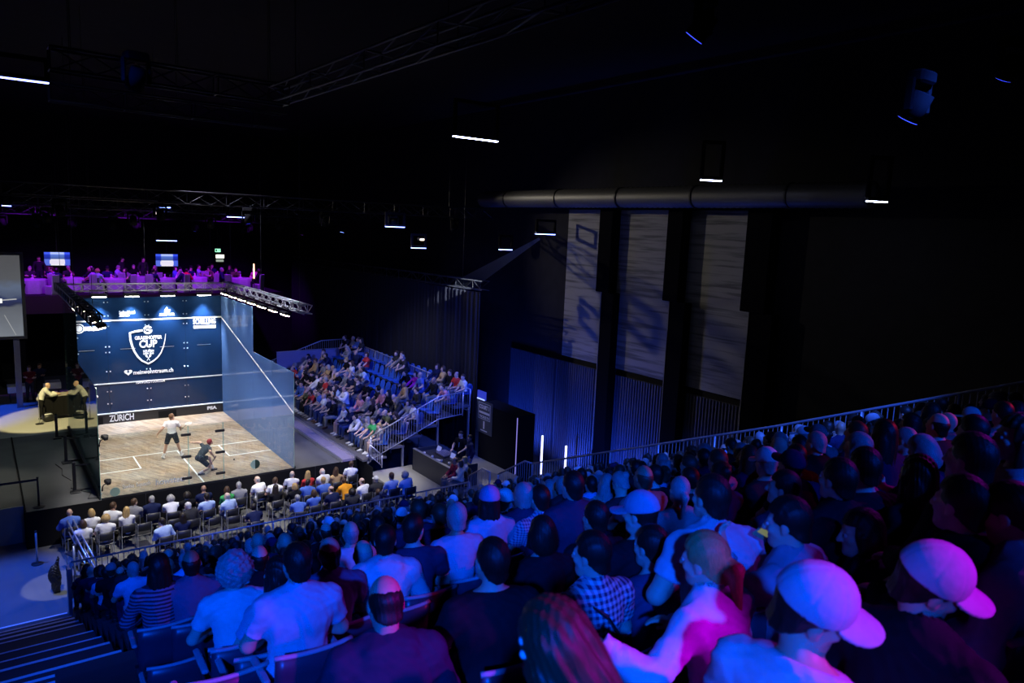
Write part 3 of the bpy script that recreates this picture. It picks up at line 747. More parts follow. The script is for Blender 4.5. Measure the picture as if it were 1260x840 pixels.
# lettering on the front wall
YF = 9.742
def fw(px, py): return at(px, py, 'y', 9.74)
def ftxt(s, px, py, wpx, size, bold=.008, m=LETTER, shear=0.):
    c = fw(px, py); w_ = np.linalg.norm(fw(px+wpx/2, py)-fw(px-wpx/2, py))
    return text('lettering', s, size, m, court, V(c[0], YF, c[2])+V(*CO), V(1, 0, 0), V(0, 0, 1), bold, width=w_, shear=shear)
ftxt('GRASSHOPPER', 182.5, 415.3, 33.5, .22, .005); ftxt('CUP', 182.3, 423.2, 22, .46, .012)
ftxt('SQUASH', 182.7, 431.8, 13, .13, .003); ftxt('OPEN 2018', 182.7, 434.8, 13, .12, .003)
ftxt('meinwohntraum.ch', 189, 456.7, 49, .26, .005); ftxt('PSAWORLDTOUR.COM', 185.3, 469.3, 35.5, .17, .003, shear=.2)
ftxt('SCHELLING', 251.6, 395.6, 27.5, .33, .008, shear=0)
ftxt('Swiss Hotel', 156.2, 384.3, 19.5, .19, .005); ftxt('Zürich', 153, 388, 12.5, .14, .003)
ftxt('AIRPORT HOTEL', 205.5, 386.8, 19, .15, .004)
ftxt('SCHWEIZ SQUASH', 113.5, 402.8, 18.5, .12, .002); ftxt('SWISS SQUASH', 113.5, 405.5, 19, .15, .003)
b = MB(); c0, c1, c2, c3 = fw(238, 403), fw(265.5, 403), fw(251.6, 403.6), fw(251.6, 400.1); b.bx(c0[0], c1[0], 9.738, 9.746, c2[2], c3[2]); b.build('sponsor_bar', LETTER, court, loc=CO)
RED = mat('red_mark', (.5, .06, .05), .5)
em = MB()   # flame-like mark
for pts, r in (([(203.2, 384.5), (203.3, 381.5), (204.8, 379.2), (206.2, 382), (205.6, 384.2), (204.2, 384.6)], .035), ([(206.6, 384.5), (208, 383), (209, 380.8)], .035)):
    em.tube([V(*(fw(*p)[[0]]), YF, fw(*p)[2]) for p in pts], r, 6)
em.build('flame_mark', LETTER, court, loc=CO)
def ribbon(pts, widths, nm='shield_emblem', par=None):
    b = MB(); n_ = len(pts); P = [V(fw(*p)[0], 0, fw(*p)[2]) for p in pts]; L_, R_ = [], []
    for i in range(n_):
        t = nrm(P[min(i+1, n_-1)]-P[max(i-1, 0)]); q = V(-t[2], 0, t[0]); L_.append(P[i]+q*widths[i]/2); R_.append(P[i]-q*widths[i]/2)
    vs_ = [V(p[0], y, p[2]) for y in (YF-.006, 9.751) for p in L_+R_]; m_ = 2*n_; F = []
    for i in range(n_-1): F += [(i, i+1, n_+i+1, n_+i), (m_+n_+i, m_+n_+i+1, m_+i+1, m_+i), (i, m_+i, m_+i+1, i+1), (n_+i+1, m_+n_+i+1, m_+n_+i, n_+i)]
    b.add(vs_, F); return b.build(nm, LETTER, par or court, loc=None if par else CO)
sh = ribbon([(175.3, 406.2), (167, 407.7), (159.8, 409.6), (160.6, 418), (162.6, 425.5), (165.5, 432.5), (169.8, 439), (175, 443.8), (182.6, 447.2), (189, 443.8), (194, 439.5), (198.2, 433.6), (201.2, 426), (203, 418), (203.8, 410.5)],
            [.085, .085, .085, .09, .09, .085, .08, .075, .07, .06, .055, .05, .045, .035, .02])
c = fw(181.8, 405.7)
b = MB(); ring = [(math.cos(t), math.sin(t)) for t in np.linspace(.5, 2*PI-.05, 26)]
for (x0, z0), (x1, z1) in zip(ring[:-1], ring[1:]): b.bar((c[0]+x0*.15, YF, c[2]+z0*.15), (c[0]+x1*.15, YF, c[2]+z1*.15), .012, .09)
b.bar((c[0]+.02, YF, c[2]-.02), (c[0]+.18, YF, c[2]-.02), .012, .07); b.bar((c[0]-.07, YF, c[2]), (c[0]+.05, YF, c[2]+.02), .012, .06)
b.build('round_emblem', LETTER, court, loc=CO)
b = MB(); c = fw(182.6, 440.3)
for sg in (-1, 1):
    b.bar((c[0]-sg*.06, YF, c[2]-.12), (c[0]+sg*.035, YF, c[2]+.05), .01, .018)
    k = [(c[0]+sg*.075+.045*math.cos(t)*1-sg*.0+.02*sg*math.sin(t), c[2]+.1+.065*math.sin(t)) for t in np.linspace(0, 2*PI, 14, endpoint=False)]
    b.prism(k, 0, .008, (V(0, YF, 0), V(1, 0, 0), V(0, 0, 1), V(0, -1, 0)))
b.build('crossed_rackets_emblem', LETTER, court, loc=CO)
b = MB(); c = fw(157.8, 458); hp_ = [(c[0]+.017*.6*16*math.sin(t)**3/1.0, c[2]+.0105*(13*math.cos(t)-5*math.cos(2*t)-2*math.cos(3*t)-math.cos(4*t))*.85) for t in np.linspace(0, 2*PI, 30, endpoint=False)]
b.prism(hp_[::-1], 0, .008, (V(0, 9.75, 0), V(1, 0, 0), V(0, 0, 1), V(0, -1, 0))); ht = b.build('heart_emblem', LETTER, court, loc=CO)
NAVY = mat('navy_print', (.01, .04, .12), .4)
b = MB(); b.prism([(c[0]+.045*math.cos(t), c[2]+.03+.045*math.sin(t)) for t in np.linspace(0, 2*PI, 14, endpoint=False)], 0, .012, (V(0, 9.75, 0), V(1, 0, 0), V(0, 0, 1), V(0, -1, 0))); b.build('heart_centre', NAVY, ht)
b = MB(); c = fw(97, 404.3)
for r0, r1 in ((.0, .13), (.17, .21)):
    k = np.linspace(0, 2*PI, 25)
    for t0, t1 in zip(k[:-1], k[1:]):
        b.prism([(c[0]+r0*math.cos(t0), c[2]+r0*math.sin(t0)), (c[0]+r1*math.cos(t0), c[2]+r1*math.sin(t0)), (c[0]+r1*math.cos(t1), c[2]+r1*math.sin(t1)), (c[0]+r0*math.cos(t1)+1e-4, c[2]+r0*math.sin(t1))], 0, .006, (V(0, 9.75, 0), V(1, 0, 0), V(0, 0, 1), V(0, -1, 0)))
b.build('ball_emblem', LETTER, court, loc=CO)
# braces, cameras
for i, (x, y) in enumerate(((-.55, 8.4), (-.55, 4.77), (-.62, 1.28))):
    p = empty('glass_brace', (x, y, 0), 0, ('black glass brace post by the front left corner of the court', 'middle black brace post along the left glass wall', 'black brace post nearest the near left court corner')[i], 'post', 'brace posts left of the court')
    MB().bx(-.05, .05, -.05, .05, 0, 1.0, .01).build('upright', BLACK, p); MB().bx(-.06, .48-(.0 if i < 2 else -.06), -.04, .04, 0, .06, .01).build('foot', BLACK, p)
    MB().bx(.05, .48, -.02, .02, .86, .9).build('tie_bar', BLACK, p); MB().box((0, -.14, .02), (.3, .3, .04), None, .01).build('base_plate', BLACK, p)
def cam_on_arm(pos, label):
    p = empty('glass_camera', pos, 0, label, 'camera', 'small cameras on the glass')
    MB().box((.16, -.08, .1), (.14, .22, .13), rotz(.4)@rotx(.3), .02).build('camera_body', BLACK, p)
    MB().cyl((.20, .02, .12), (.24, .12, .08), .05, .06).build('lens', RUBBER, p, True); MB().tube([V(0, 0, -.15), V(.04, -.04, .0), V(.14, -.08, .06)], .015).build('arm', BLACK, p)
    MB().bx(-.02, .02, -.05, .0, -.2, -.12).build('clamp', BLACK, p)
cam_on_arm((.03, -.01, .5), 'small black camera clamped low on the near left glass corner'); cam_on_arm((0.0, -.01, 2.0), 'small black camera clamped high on the near left glass corner')

# ------------------------------------------------------------------ trusses
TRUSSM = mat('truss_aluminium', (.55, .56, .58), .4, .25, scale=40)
def truss(name, a, b, size, label, tri=False, m=TRUSSM, group=None, step=None, cr=.025, parent_cat='truss'):
    a, b = V(*a), V(*b); d = nrm(b-a); L_ = np.linalg.norm(b-a); u = nrm(np.cross(d, V(0, 0, 1))); v = np.cross(u, d)
    root = empty(name, (a+b)/2, 0, label, parent_cat, group); off = -(a+b)/2; h = size/2
    cs = [(-h, h), (h, h), (0, -h*.8)] if tri else [(-h, h), (h, h), (h, -h), (-h, -h)]
    for x, z in cs: MB().cyl(a+u*x+v*z+off, b+u*x+v*z+off, cr, n=6).build('chord', m, root, True)
    q = MB(); n = max(2, int(round(L_/(step or size*1.1)))); k = len(cs)
    for i in range(k):
        (x0, z0), (x1, z1) = cs[i], cs[(i+1) % k]
        for j in range(n):
            t0, t1 = L_*j/n, L_*(j+1)/n; p, r = ((x0, z0), (x1, z1)) if j % 2 == 0 else ((x1, z1), (x0, z0))
            q.cyl(a+d*t0+u*p[0]+v*p[1]+off, a+d*t1+u*r[0]+v*r[1]+off, cr*.6, n=5)
    for j in range(0, n+1, 2):
        t = L_*j/n
        for i in range(k):
            (x0, z0), (x1, z1) = cs[i], cs[(i+1) % k]; q.cyl(a+d*t+u*x0+v*z0+off, a+d*t+u*x1+v*z1+off, cr*.6, n=5)
    q.build('lattice', m, root)
    for t in (.08, .5, .92):
        p = a+d*L_*t; MB().cyl(p+off+v*h, p+off+V(0, 0, 15-p[2]), .008, n=5).build('suspension_cable', BLACK, root)
    return root
truss('hanging_lighting_truss', (-.1, 9.75, 6.05), (6.5, 9.75, 6.05), .3, 'aluminium lighting truss above the navy front wall', step=.42)
truss('hanging_lighting_truss', (6.6, 9.6, 6.12), (6.6, -.9, 6.12), .3, 'aluminium lighting truss above the right glass wall', step=.42)
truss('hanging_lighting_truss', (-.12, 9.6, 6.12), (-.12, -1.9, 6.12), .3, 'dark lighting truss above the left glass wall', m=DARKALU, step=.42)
LAMP = emis('warm_white_lamp', (1, .80, .55), 30)
LAMPW = emis('neutral_lamp', (1, .93, .8), 30)
def flood(pos, rz, label, group, tilt=.0, m=LAMP):
    p = empty('hanging_flood_light', pos, rz, label, 'light', group)
    MB().box((0, 0, 0), (.62, .26, .12), rotx(tilt), .03).build('housing', BLACK, p)
    MB().box(rotx(tilt)@V(0, 0, -.075), (.54, .18, .03), rotx(tilt), .01).build('lamp_panel', m, p)
    MB().tube([V(-.34, 0, 0), V(-.34, 0, .2), V(.34, 0, .2), V(.34, 0, 0)], .014).build('yoke', BLACK, p)
ORD = ['first', 'second', 'third', 'fourth', 'fifth', 'sixth', 'seventh', 'eighth', 'ninth', 'tenth', 'eleventh', 'twelfth', 'thirteenth', 'fourteenth', 'fifteenth', 'sixteenth', 'seventeenth', 'eighteenth', 'nineteenth', 'twentieth', 'twenty-first', 'twenty-second', 'twenty-third', 'twenty-fourth', 'twenty-fifth', 'twenty-sixth', 'twenty-seventh']
def spot(pos, to, col, e, ang, blend=.4, r=.12, name='spot_lamp'):
    l = bpy.data.lights.new(name, 'SPOT'); l.energy = e; l.color = col; l.spot_size = ang*D2R; l.spot_blend = blend; l.shadow_soft_size = r
    o = link(name, l, None, pos); d = Vector(to)-Vector(pos); o.rotation_euler = d.to_track_quat('-Z', 'Y').to_euler(); return o
def area(pos, to, col, e, sx, sy, name='area_lamp', spread=180):
    l = bpy.data.lights.new(name, 'AREA'); l.energy = e; l.color = col; l.shape = 'RECTANGLE'; l.size = sx; l.size_y = sy; l.spread = spread*D2R
    o = link(name, l, None, pos); d = Vector(to)-Vector(pos); o.rotation_euler = d.to_track_quat('-Z', 'Y').to_euler(); return o
E_F, E_S = 1500, 400
for i, px in enumerate((121.5, 162.3, 206.2, 251)):
    x = at(px, 360, 'y', 9.4)[0]
    flood((x, 9.4, 5.75), 0, 'lit flood lamp under the front truss, %s from the left' % ORD[i], 'front flood lights', m=LAMPW)
    spot((x, 9.35, 5.62), (x, 9.75, 3.4), (.75, .85, 1), E_F, 70, .8)
for i in range(7):
    y = 8.9-i*1.36
    flood((6.35, y, 5.82), PI/2, 'warm flood lamp under the right truss, %s from the front wall' % ORD[i], 'right flood lights', .25)
    spot((6.25, y, 5.66), (3.4, y*.95+.2, 0), (1, .95, .90), E_S, 92, .6)
for i in range(6):
    y = 6.9-i*1.5
    flood((.12, y, 5.82), -PI/2, 'flood lamp under the left truss, %s from the front wall' % ORD[i], 'left flood lights', .25)
    spot((.22, y, 5.66), (3.2, y*.95+.3, 0), (1, .95, .90), E_S, 92, .6)
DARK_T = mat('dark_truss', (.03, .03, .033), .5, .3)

# ------------------------------------------------------------------ ceiling rig
def batten(pos, rz, w_, label, m, drop=1.2, frame=True):
    p = empty('hanging_light_batten', pos, rz, label, 'light', 'blue light battens under the ceiling')
    MB().box((0, 0, .04), (w_, .16, .1), None, .02).build('housing', BLACK, p)
    MB().box((0, 0, -.02), (w_*.96, .1, .03), None, .005).build('lamp_strip', m, p)
    if frame:
        for sg in (-1, 1): MB().bx(sg*w_*.46-.05, sg*w_*.46+.05, -.04, .04, .09, drop).build('hanger', BLACKMATT, p)
        MB().bx(-w_*.46, w_*.46, -.05, .05, drop-.1, drop).build('cross_bar', BLACKMATT, p)
    return p
BLUEL = emis('blue_white_led', (.18, .25, 1), 14); BLUEW = emis('white_blue_led', (.55, .62, 1), 30); BLUED = emis('dim_blue_led', (.05, .08, 1), 2.2)
def lineat(p0, p1, axis, val): return at(*p0, axis, val), at(*p1, axis, val)
a, b = lineat((-40, 89), (62, 101), 'y', -6.5); c = (a+b)/2
batten(c, 0, abs(b[0]-a[0]), 'long blue LED light batten at the upper left of the ceiling', emis('blue_led', (.2, .25, 1), 9), .5)
for k, (p0, p1, y, lab) in enumerate((((557, 166), (613, 174), -6.5, 'white blue LED batten hung in a frame below the ceiling centre'), ((862, 219), (888, 223), -2.5, 'LED batten in a small frame above the concrete panels'), ((1066, 246), (1092, 248), -6.0, 'LED batten in a small frame at the far right of the ceiling'))):
    if k == 0: a, b = lineat(p0, p1, 'y', y); c = (a+b)/2; w_ = abs(b[0]-a[0])
    else: c = at((p0[0]+p1[0])/2, (p0[1]+p1[1])/2, 'x', 13.5+k); w_ = (p1[0]-p0[0])*pix(c)[2]/FPX/.95
    batten(c, 0 if k == 0 else -.5, w_, lab, BLUEW, 1.1)
steel = [((60, 113, 350, 150), 'y', -5.4, 'left dark ceiling truss over the near stand front'), ((60, 72, 352, 118), 'y', -9.5, 'dark ceiling truss over the near stand')]
for i, ((x0, y0, x1, y1), ax, v_, lab) in enumerate(steel):
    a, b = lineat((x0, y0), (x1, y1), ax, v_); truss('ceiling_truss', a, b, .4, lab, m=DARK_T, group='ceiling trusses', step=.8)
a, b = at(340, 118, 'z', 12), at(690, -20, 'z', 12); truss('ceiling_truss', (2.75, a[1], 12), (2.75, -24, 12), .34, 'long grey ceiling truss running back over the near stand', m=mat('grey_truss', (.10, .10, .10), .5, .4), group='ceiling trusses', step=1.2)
def moving_head(pos, label, m=None, col=None):
    p = empty('moving_head_spotlight', pos, random.uniform(-.5, .5), label, 'light', 'moving head lights')
    MB().box((0, 0, -.08), (.36, .26, .16), None, .03).build('base', BLACKMATT, p)
    for sg in (-1, 1): MB().bx(sg*.2-.025, sg*.2+.025, -.06, .06, -.5, -.1, .02).build('yoke_arm', BLACKMATT, p)
    hd_ = MB(); R_ = rotx(random.uniform(.2, .7)); hd_.cyl(V(0, 0, -.42)+R_@V(0, 0, .17), V(0, 0, -.42)+R_@V(0, 0, -.17), .12, .15, 14); hd_.build('head', BLACKMATT, p, True)
    q = MB(); q.cyl(V(0, 0, -.42)+R_@V(0, 0, -.172), V(0, 0, -.42)+R_@V(0, 0, -.178), .13, n=14); q.build('lens', m or BLUED, p)
    return p
rig = [(3.0, 9.9, -12, 17), (8.5, 9.6, -12, 14), (14.0, 9.3, -12, 14), (20, 9.2, -10, 16)]
k = 0
for i, (y, z, x0, x1) in enumerate(rig):
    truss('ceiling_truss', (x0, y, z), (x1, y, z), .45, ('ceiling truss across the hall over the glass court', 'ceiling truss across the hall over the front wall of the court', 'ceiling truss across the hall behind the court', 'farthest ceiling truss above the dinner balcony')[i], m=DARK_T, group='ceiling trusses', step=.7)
    for x in np.arange(x0+2.2, x1, 3.1):
        moving_head((x, y, z-.23), 'moving head light on the %s truss from the front, %s from the left' % (ORD[i], ORD[int((x-x0-2.2)/3.1+.01)]), [BLUED, BLUEL, RUBBER, BLUED, emis('violet_led', (.35, .05, 1), 2)][k % 5]); k += 1
for i, (px, py, wpx, Y) in enumerate(((205, 295, 26, 13.6), (290, 266, 22, 8.2), (486, 278, 24, 2.6), (515, 304, 18, 2.4), (622, 306, 16, -1), (671, 287, 24, -1.5), (8, 252, 12, 8.1), (203, 254, 14, 8.2))):
    a, b = lineat((px-wpx/2, py), (px+wpx/2, py+1), 'y', Y)
    batten((a+b)/2, 0, np.linalg.norm(b-a), 'small blue LED batten over the far hall, %s of eight' % ORD[i] if 0 else ['small blue LED batten above the right hanging monitor', 'blue LED batten over the right end of the front wall', 'blue LED batten over the side stand, left of three', 'low blue LED batten over the side stand beside a warm lamp', 'small blue LED batten left of the visible light beam', 'blue LED batten at the root of the visible light beam', 'small blue LED batten at the left picture edge under the ceiling', 'small white blue LED batten over the middle of the front wall'][i], BLUEL, .6)
for i, (px, py, z) in enumerate(((865, 30, 12), (1128, 129, 11), (1243, 81, 12), (168, 95, 11.5))):
    p = at(px, py, 'z', z); moving_head(p+V(0, 0, .4), ['dim blue moving head light alone at the upper right ceiling', 'dim blue moving head light above the far right LED batten', 'dim blue moving head light at the right picture edge', 'dim blue moving head light at the upper left ceiling'][i], BLUED)
for i, (px, py, z) in enumerate(((195, 264, 9.8), (518, 296, 9.0))):
    p = at(px, py, 'z', z) if False else at(px, py, 'y', 4-i*1.5); q = empty('hanging_work_light', p, 0, ('small warm work light glowing under the truss over the court', 'small warm work light above the low batten by the side stand')[i], 'light', 'work lights'); MB().box((0, 0, .06), (.3, .2, .12), None, .02).build('housing', BLACK, q); MB().box((0, -.105, .05), (.2, .01, .08)).build('lamp_panel', emis('work_lamp', (1, .8, .6), 5), q)
# curtain line behind the side stand
truss('curtain_truss', (15.2, 24, 6.55), (15.2, .6, 6.75), .4, 'blue lit truss carrying the black curtain', m=DARK_T, step=.7)
CURT = mat('black_curtain', (.02, .02, .026), .9, spec=.1)
for i in range(8):
    y0, y1 = .75+i*2.95, .75+(i+1)*2.95-.04; b = MB(); n = 60; P = []
    for j in range(n+1):
        t = j/n; y = y0+(y1-y0)*t; x = 15.0+.06*math.sin(t*n*.95)+.02*math.sin(t*17+i)
        P += [(x, y, FZ+.02), (x, y, 6.45), (x+.03, y, FZ+.02), (x+.03, y, 6.45)]
    F = []
    for j in range(n): k = 4*j; F += [(k, k+4, k+5, k+1), (k+2, k+3, k+7, k+6), (k+1, k+5, k+7, k+3), (k, k+2, k+6, k+4)]
    F += [(0, 1, 3, 2), (4*n, 4*n+2, 4*n+3, 4*n+1)]
    b.add(P, F); tag(b.build('black_curtain', CURT, None, True), 'tall black curtain behind the side stand, %s from its right end' % ORD[i], 'curtain', 'black curtains')

# ------------------------------------------------------------------ balcony with the dinner guests
BZ = 4.9
bal = empty('balcony', (5, 22, BZ), 0, 'dark balcony behind the court where guests dine', 'balcony')
MB().bx(-13, 7.2, -4, 5.9, -.3, 0).build('slab', HALL, bal); MB().bx(-13, 7.2, -4.05, -4, -.9, .02).build('fascia', mat('purple_fascia', (.03, .006, .02), .8), bal)
for x in (-6, 0, 6): MB().bx(x-.2, x+.2, 1, 1.4, -BZ+FZ, -.3).build('column', HALL, bal)
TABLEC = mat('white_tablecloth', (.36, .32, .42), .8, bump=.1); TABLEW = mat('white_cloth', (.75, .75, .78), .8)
def round_table(pos, label, r=.66):
    p = empty('banquet_table', pos, 0, label, 'table', 'banquet tables on the balcony')
    b = MB(); n = 40; prof = []
    P = [(0, 0, .75)]; F = []
    for i in range(n):
        t = 2*PI*i/n; wv = .05*math.cos(t*10)
        P += [(r*math.cos(t), r*math.sin(t), .75), ((r+.02+wv*.3)*math.cos(t), (r+.02+wv*.3)*math.sin(t), .7), ((r+.03+wv)*math.cos(t), (r+.03+wv)*math.sin(t), .02)]
    for i in range(n):
        j = (i+1) % n; a, c = 1+3*i, 1+3*j; F += [(0, a, c), (a, a+1, c+1, c), (a+1, a+2, c+2, c+1)]
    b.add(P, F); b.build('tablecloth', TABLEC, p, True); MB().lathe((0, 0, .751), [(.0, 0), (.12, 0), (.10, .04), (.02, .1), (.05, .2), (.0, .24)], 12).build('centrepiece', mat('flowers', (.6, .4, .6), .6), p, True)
    return p
btab = []
for i, (px, Y) in enumerate(((40, 19.6), (88, 20.4), (137, 19.8), (170, 21.2), (203, 19.8), (240, 20.6), (268, 22.2), (296, 19.6))):
    x = at(px, 345, 'y', Y)[0]; btab.append((x, Y)); round_table((x, Y, BZ), 'round purple lit banquet table on the balcony, %s from the left' % ORD[i])
# folded covers on chairs
def cover_chair(pos, rz, label):
    p = empty('covered_chair', pos, rz, label, 'chair', 'covered chairs on the balcony')
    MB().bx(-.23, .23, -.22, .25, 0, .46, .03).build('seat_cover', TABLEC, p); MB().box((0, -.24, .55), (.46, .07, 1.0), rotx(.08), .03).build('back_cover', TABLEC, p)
cc = 0
for i, (x, y) in enumerate(btab):
    for a_ in (-2.3, -.9):
        cover_chair((x+1.25*math.cos(a_), y+1.2*math.sin(a_), BZ), a_+PI/2, 'cloth covered chair on the %s side of the %s balcony table' % ('left' if a_ < -1.5 else 'right', ORD[i])); cc += 1
# monitors, exit sign, orange tube
def screen_mat(nm, s):
    m, N, L, b = node_mat(nm); b.inputs['Base Color'].default_value = (.01, .01, .01, 1); b.inputs['Roughness'].default_value = .3
    tc = N.new('ShaderNodeTexCoord'); sx = N.new('ShaderNodeSeparateXYZ'); L.new(tc.outputs['Generated'], sx.inputs[0])
    r = N.new('ShaderNodeValToRGB'); e = r.color_ramp.elements; e[0].position = 0; e[0].color = (.7, .68, .75, 1); e[1].position = .45; e[1].color = (.75, .75, .85, 1)
    q = r.color_ramp.elements.new(.5); q.color = (.05, .09, .3, 1); q = r.color_ramp.elements.new(.8); q.color = (.08, .16, .55, 1); q = r.color_ramp.elements.new(.88); q.color = (.4, .5, 1, 1)
    L.new(sx.outputs['Z'], r.inputs['Fac'])
    w_ = N.new('ShaderNodeValToRGB'); e = w_.color_ramp.elements; e[0].position = .22; e[0].color = (.12, .2, .8, 1); e[1].position = .26; e[1].color = (1, 1, 1, 1)
    q = w_.color_ramp.elements.new(.76); q.color = (1, 1, 1, 1); q = w_.color_ramp.elements.new(.8); q.color = (.08, .15, .8, 1)
    L.new(sx.outputs['X'], w_.inputs['Fac'])
    mx = N.new('ShaderNodeMix'); mx.data_type = 'RGBA'; mx.blend_type = 'MULTIPLY'; mx.inputs['Factor'].default_value = 1
    L.new(r.outputs['Color'], mx.inputs['A']); L.new(w_.outputs['Color'], mx.inputs['B'])
    L.new(mx.outputs['Result'], b.inputs['Emission Color']); b.inputs['Emission Strength'].default_value = s; return m
TV = screen_mat('monitor_picture', 1.15)
for i, (p0, p1) in enumerate((((54, 310), (86.5, 326.5)), ((191.5, 312.5), (219, 327.5)))):
    a, b = at(*p0, 'y', 27), at(*p1, 'y', 27); p = empty('hanging_monitor', ((a[0]+b[0])/2, 27, (a[2]+b[2])/2), 0, ('left hanging monitor showing the blue court above the balcony', 'right hanging monitor showing the blue court above the balcony')[i], 'monitor', 'hanging monitors')
    w_, h_ = abs(b[0]-a[0]), abs(a[2]-b[2]); MB().box((0, .04, 0), (w_+.08, .07, h_+.08), None, .01).build('case', BLACK, p); MB().box((0, 0, 0), (w_, .01, h_)).build('screen', TV, p)
    MB().bx(-.03, .03, .03, .06, h_/2, 2.2).build('hanger', BLACK, p); MB().bx(-w_*.3, w_*.3, -.01, .0, -h_*.38, -h_*.1).build('picture_detail', emis('picture_white', (.8, .75, .9), 1.0), p)
for i, (px, py, w_, h_, m, lab, nm) in enumerate(((268, 308, .36, .22, emis('exit_green', (.35, 1, .6), 1.6), 'green and white exit sign above the balcony', 'exit_sign'), (270.7, 315.4, .55, .24, emis('lit_sign', (1, .93, .75), 2.2), 'lit cream sign below the exit sign', 'lit_sign'), (270.5, 320.5, .5, .16, emis('dim_sign', (.5, .6, .5), .6), 'dim sign lowest of the three by the balcony exit', 'lit_sign'))):
    a = at(px, py, 'y', 27.5); p = empty(nm, a, 0, lab, 'sign'); MB().box((0, .06, 0), (w_+.06, .1, h_+.05), None, .01).build('case', BLACK, p); MB().box((0, 0, 0), (w_, .02, h_)).build('face', m, p)
    MB().bx(-.02, .02, .04, .08, h_/2, 1.5).build('hanger', BLACK, p)
    if i == 0:
        G = mat('exit_dark_green', (.02, .2, .08), .5); MB().bx(-.15, -.05, -.016, -.01, -.07, .07).build('door_pictogram', G, p); b = MB(); b.bar((-.02, -.013, 0), (.14, -.013, 0), .006, .03); b.bar((.08, -.013, .06), (.14, -.013, 0), .006, .025); b.bar((.08, -.013, -.06), (.14, -.013, 0), .006, .025); b.build('arrow_pictogram', G, p)
a, b = at(312.3, 324.5, 'y', 18.3), at(312.5, 343, 'y', 18.3); p = empty('light_tube', (a[0], 18.3, b[2]), 0, 'orange glowing upright light tube at the right end of the balcony', 'light tube'); MB().cyl((0, 0, .03), (0, 0, a[2]-b[2]), .035, n=10).build('tube', emis('orange_tube', (1, .5, .22), 5), p, True); MB().lathe((0, 0, -.05), [(.12, 0), (.12, .04), (.04, .08)], 14).build('base', BLACK, p); MB().cyl((0, 0, BZ-b[2]-.0), (0, 0, -.03), .03).build('stand', BLACK, p)

# big projection screen at the left
a, b = at(25.5, 314, 'y', 14.5), at(27.5, 413, 'y', 14.5); zt, zb = 7.15, 3.35
scr = empty('projection_screen', (-4.0, 14.5, 5.2), 0, 'large grey projection screen showing the match at the left edge', 'screen')
zt, zb = a[2]-5.2, b[2]-5.2; xr = (a[0]+b[0])/2+4.0
def proj_mat():
    m, N, L, b = node_mat('projected_picture'); b.inputs['Base Color'].default_value = (.05, .05, .05, 1)
    tc = N.new('ShaderNodeTexCoord'); sx = N.new('ShaderNodeSeparateXYZ'); L.new(tc.outputs['Generated'], sx.inputs[0])
    r = N.new('ShaderNodeValToRGB'); e = r.color_ramp.elements; e[0].position = 0; e[0].color = (.17, .19, .22, 1); e[1].position = 1; e[1].color = (.075, .075, .08, 1)
    for t, c_ in ((.36, (.10, .11, .13, 1)), (.39, (.015, .02, .06, 1)), (.46, (.02, .03, .10, 1)), (.5, (.07, .09, .15, 1)), (.62, (.10, .13, .2, 1)), (.7, (.085, .09, .1, 1))):
        q = e.new(t); q.color = c_
    nz = N.new('ShaderNodeTexNoise'); nz.inputs['Scale'].default_value = 9; L.new(tc.outputs['Generated'], nz.inputs['Vector'])
    ad = N.new('ShaderNodeMath'); ad.operation = 'MULTIPLY_ADD'; ad.inputs[1].default_value = .12; L.new(nz.outputs['Fac'], ad.inputs[0]); L.new(sx.outputs['Z'], ad.inputs[2])
    sb = N.new('ShaderNodeMath'); sb.operation = 'SUBTRACT'; sb.inputs[1].default_value = .06; L.new(ad.outputs[0], sb.inputs[0]); L.new(sb.outputs[0], r.inputs['Fac'])
    L.new(r.outputs['Color'], b.inputs['Emission Color']); b.inputs['Emission Strength'].default_value = 1.0; return m
MB().bx(xr-6.4, xr, -.02, 0, zb, zt).build('screen_cloth', proj_mat(), scr)
for a_ in ((xr-6.55, xr+.14, zt, zt+.14), (xr-6.55, xr+.14, zb-.14, zb), (xr, xr+.14, zb, zt), (xr-6.55, xr-6.4, zb, zt)): MB().bx(a_[0], a_[1], -.06, .04, a_[2], a_[3], .01).build('frame_bar', mat('screen_frame', (.06, .06, .06), .5), scr)
for x in (xr-.3, xr-5.8): MB().bx(x-.12, x+.12, .05, .25, -5.2, zb).build('support_post', mat('post_blue_grey', (.2, .2, .25), .5), scr)
MB().bx(xr-1.0, xr-.75, -.03, -.02, zb+1.55, zb+1.75).build('picture_detail', emis('picture_star', (1, 1, .95), 1.2), scr); b = MB(); b.bar((xr-1.25, -.025, zb+1.65), (xr-.2, -.025, zb+1.72), .01, .05); b.build('picture_detail', emis('picture_pale', (.6, .6, .6), .7), scr); MB().bar((xr-.7, -.025, zb+1.0), (xr-.3, -.025, zb+.05), .01, .02).build('picture_detail', emis('picture_pale', (.6, .6, .6), .7), scr)

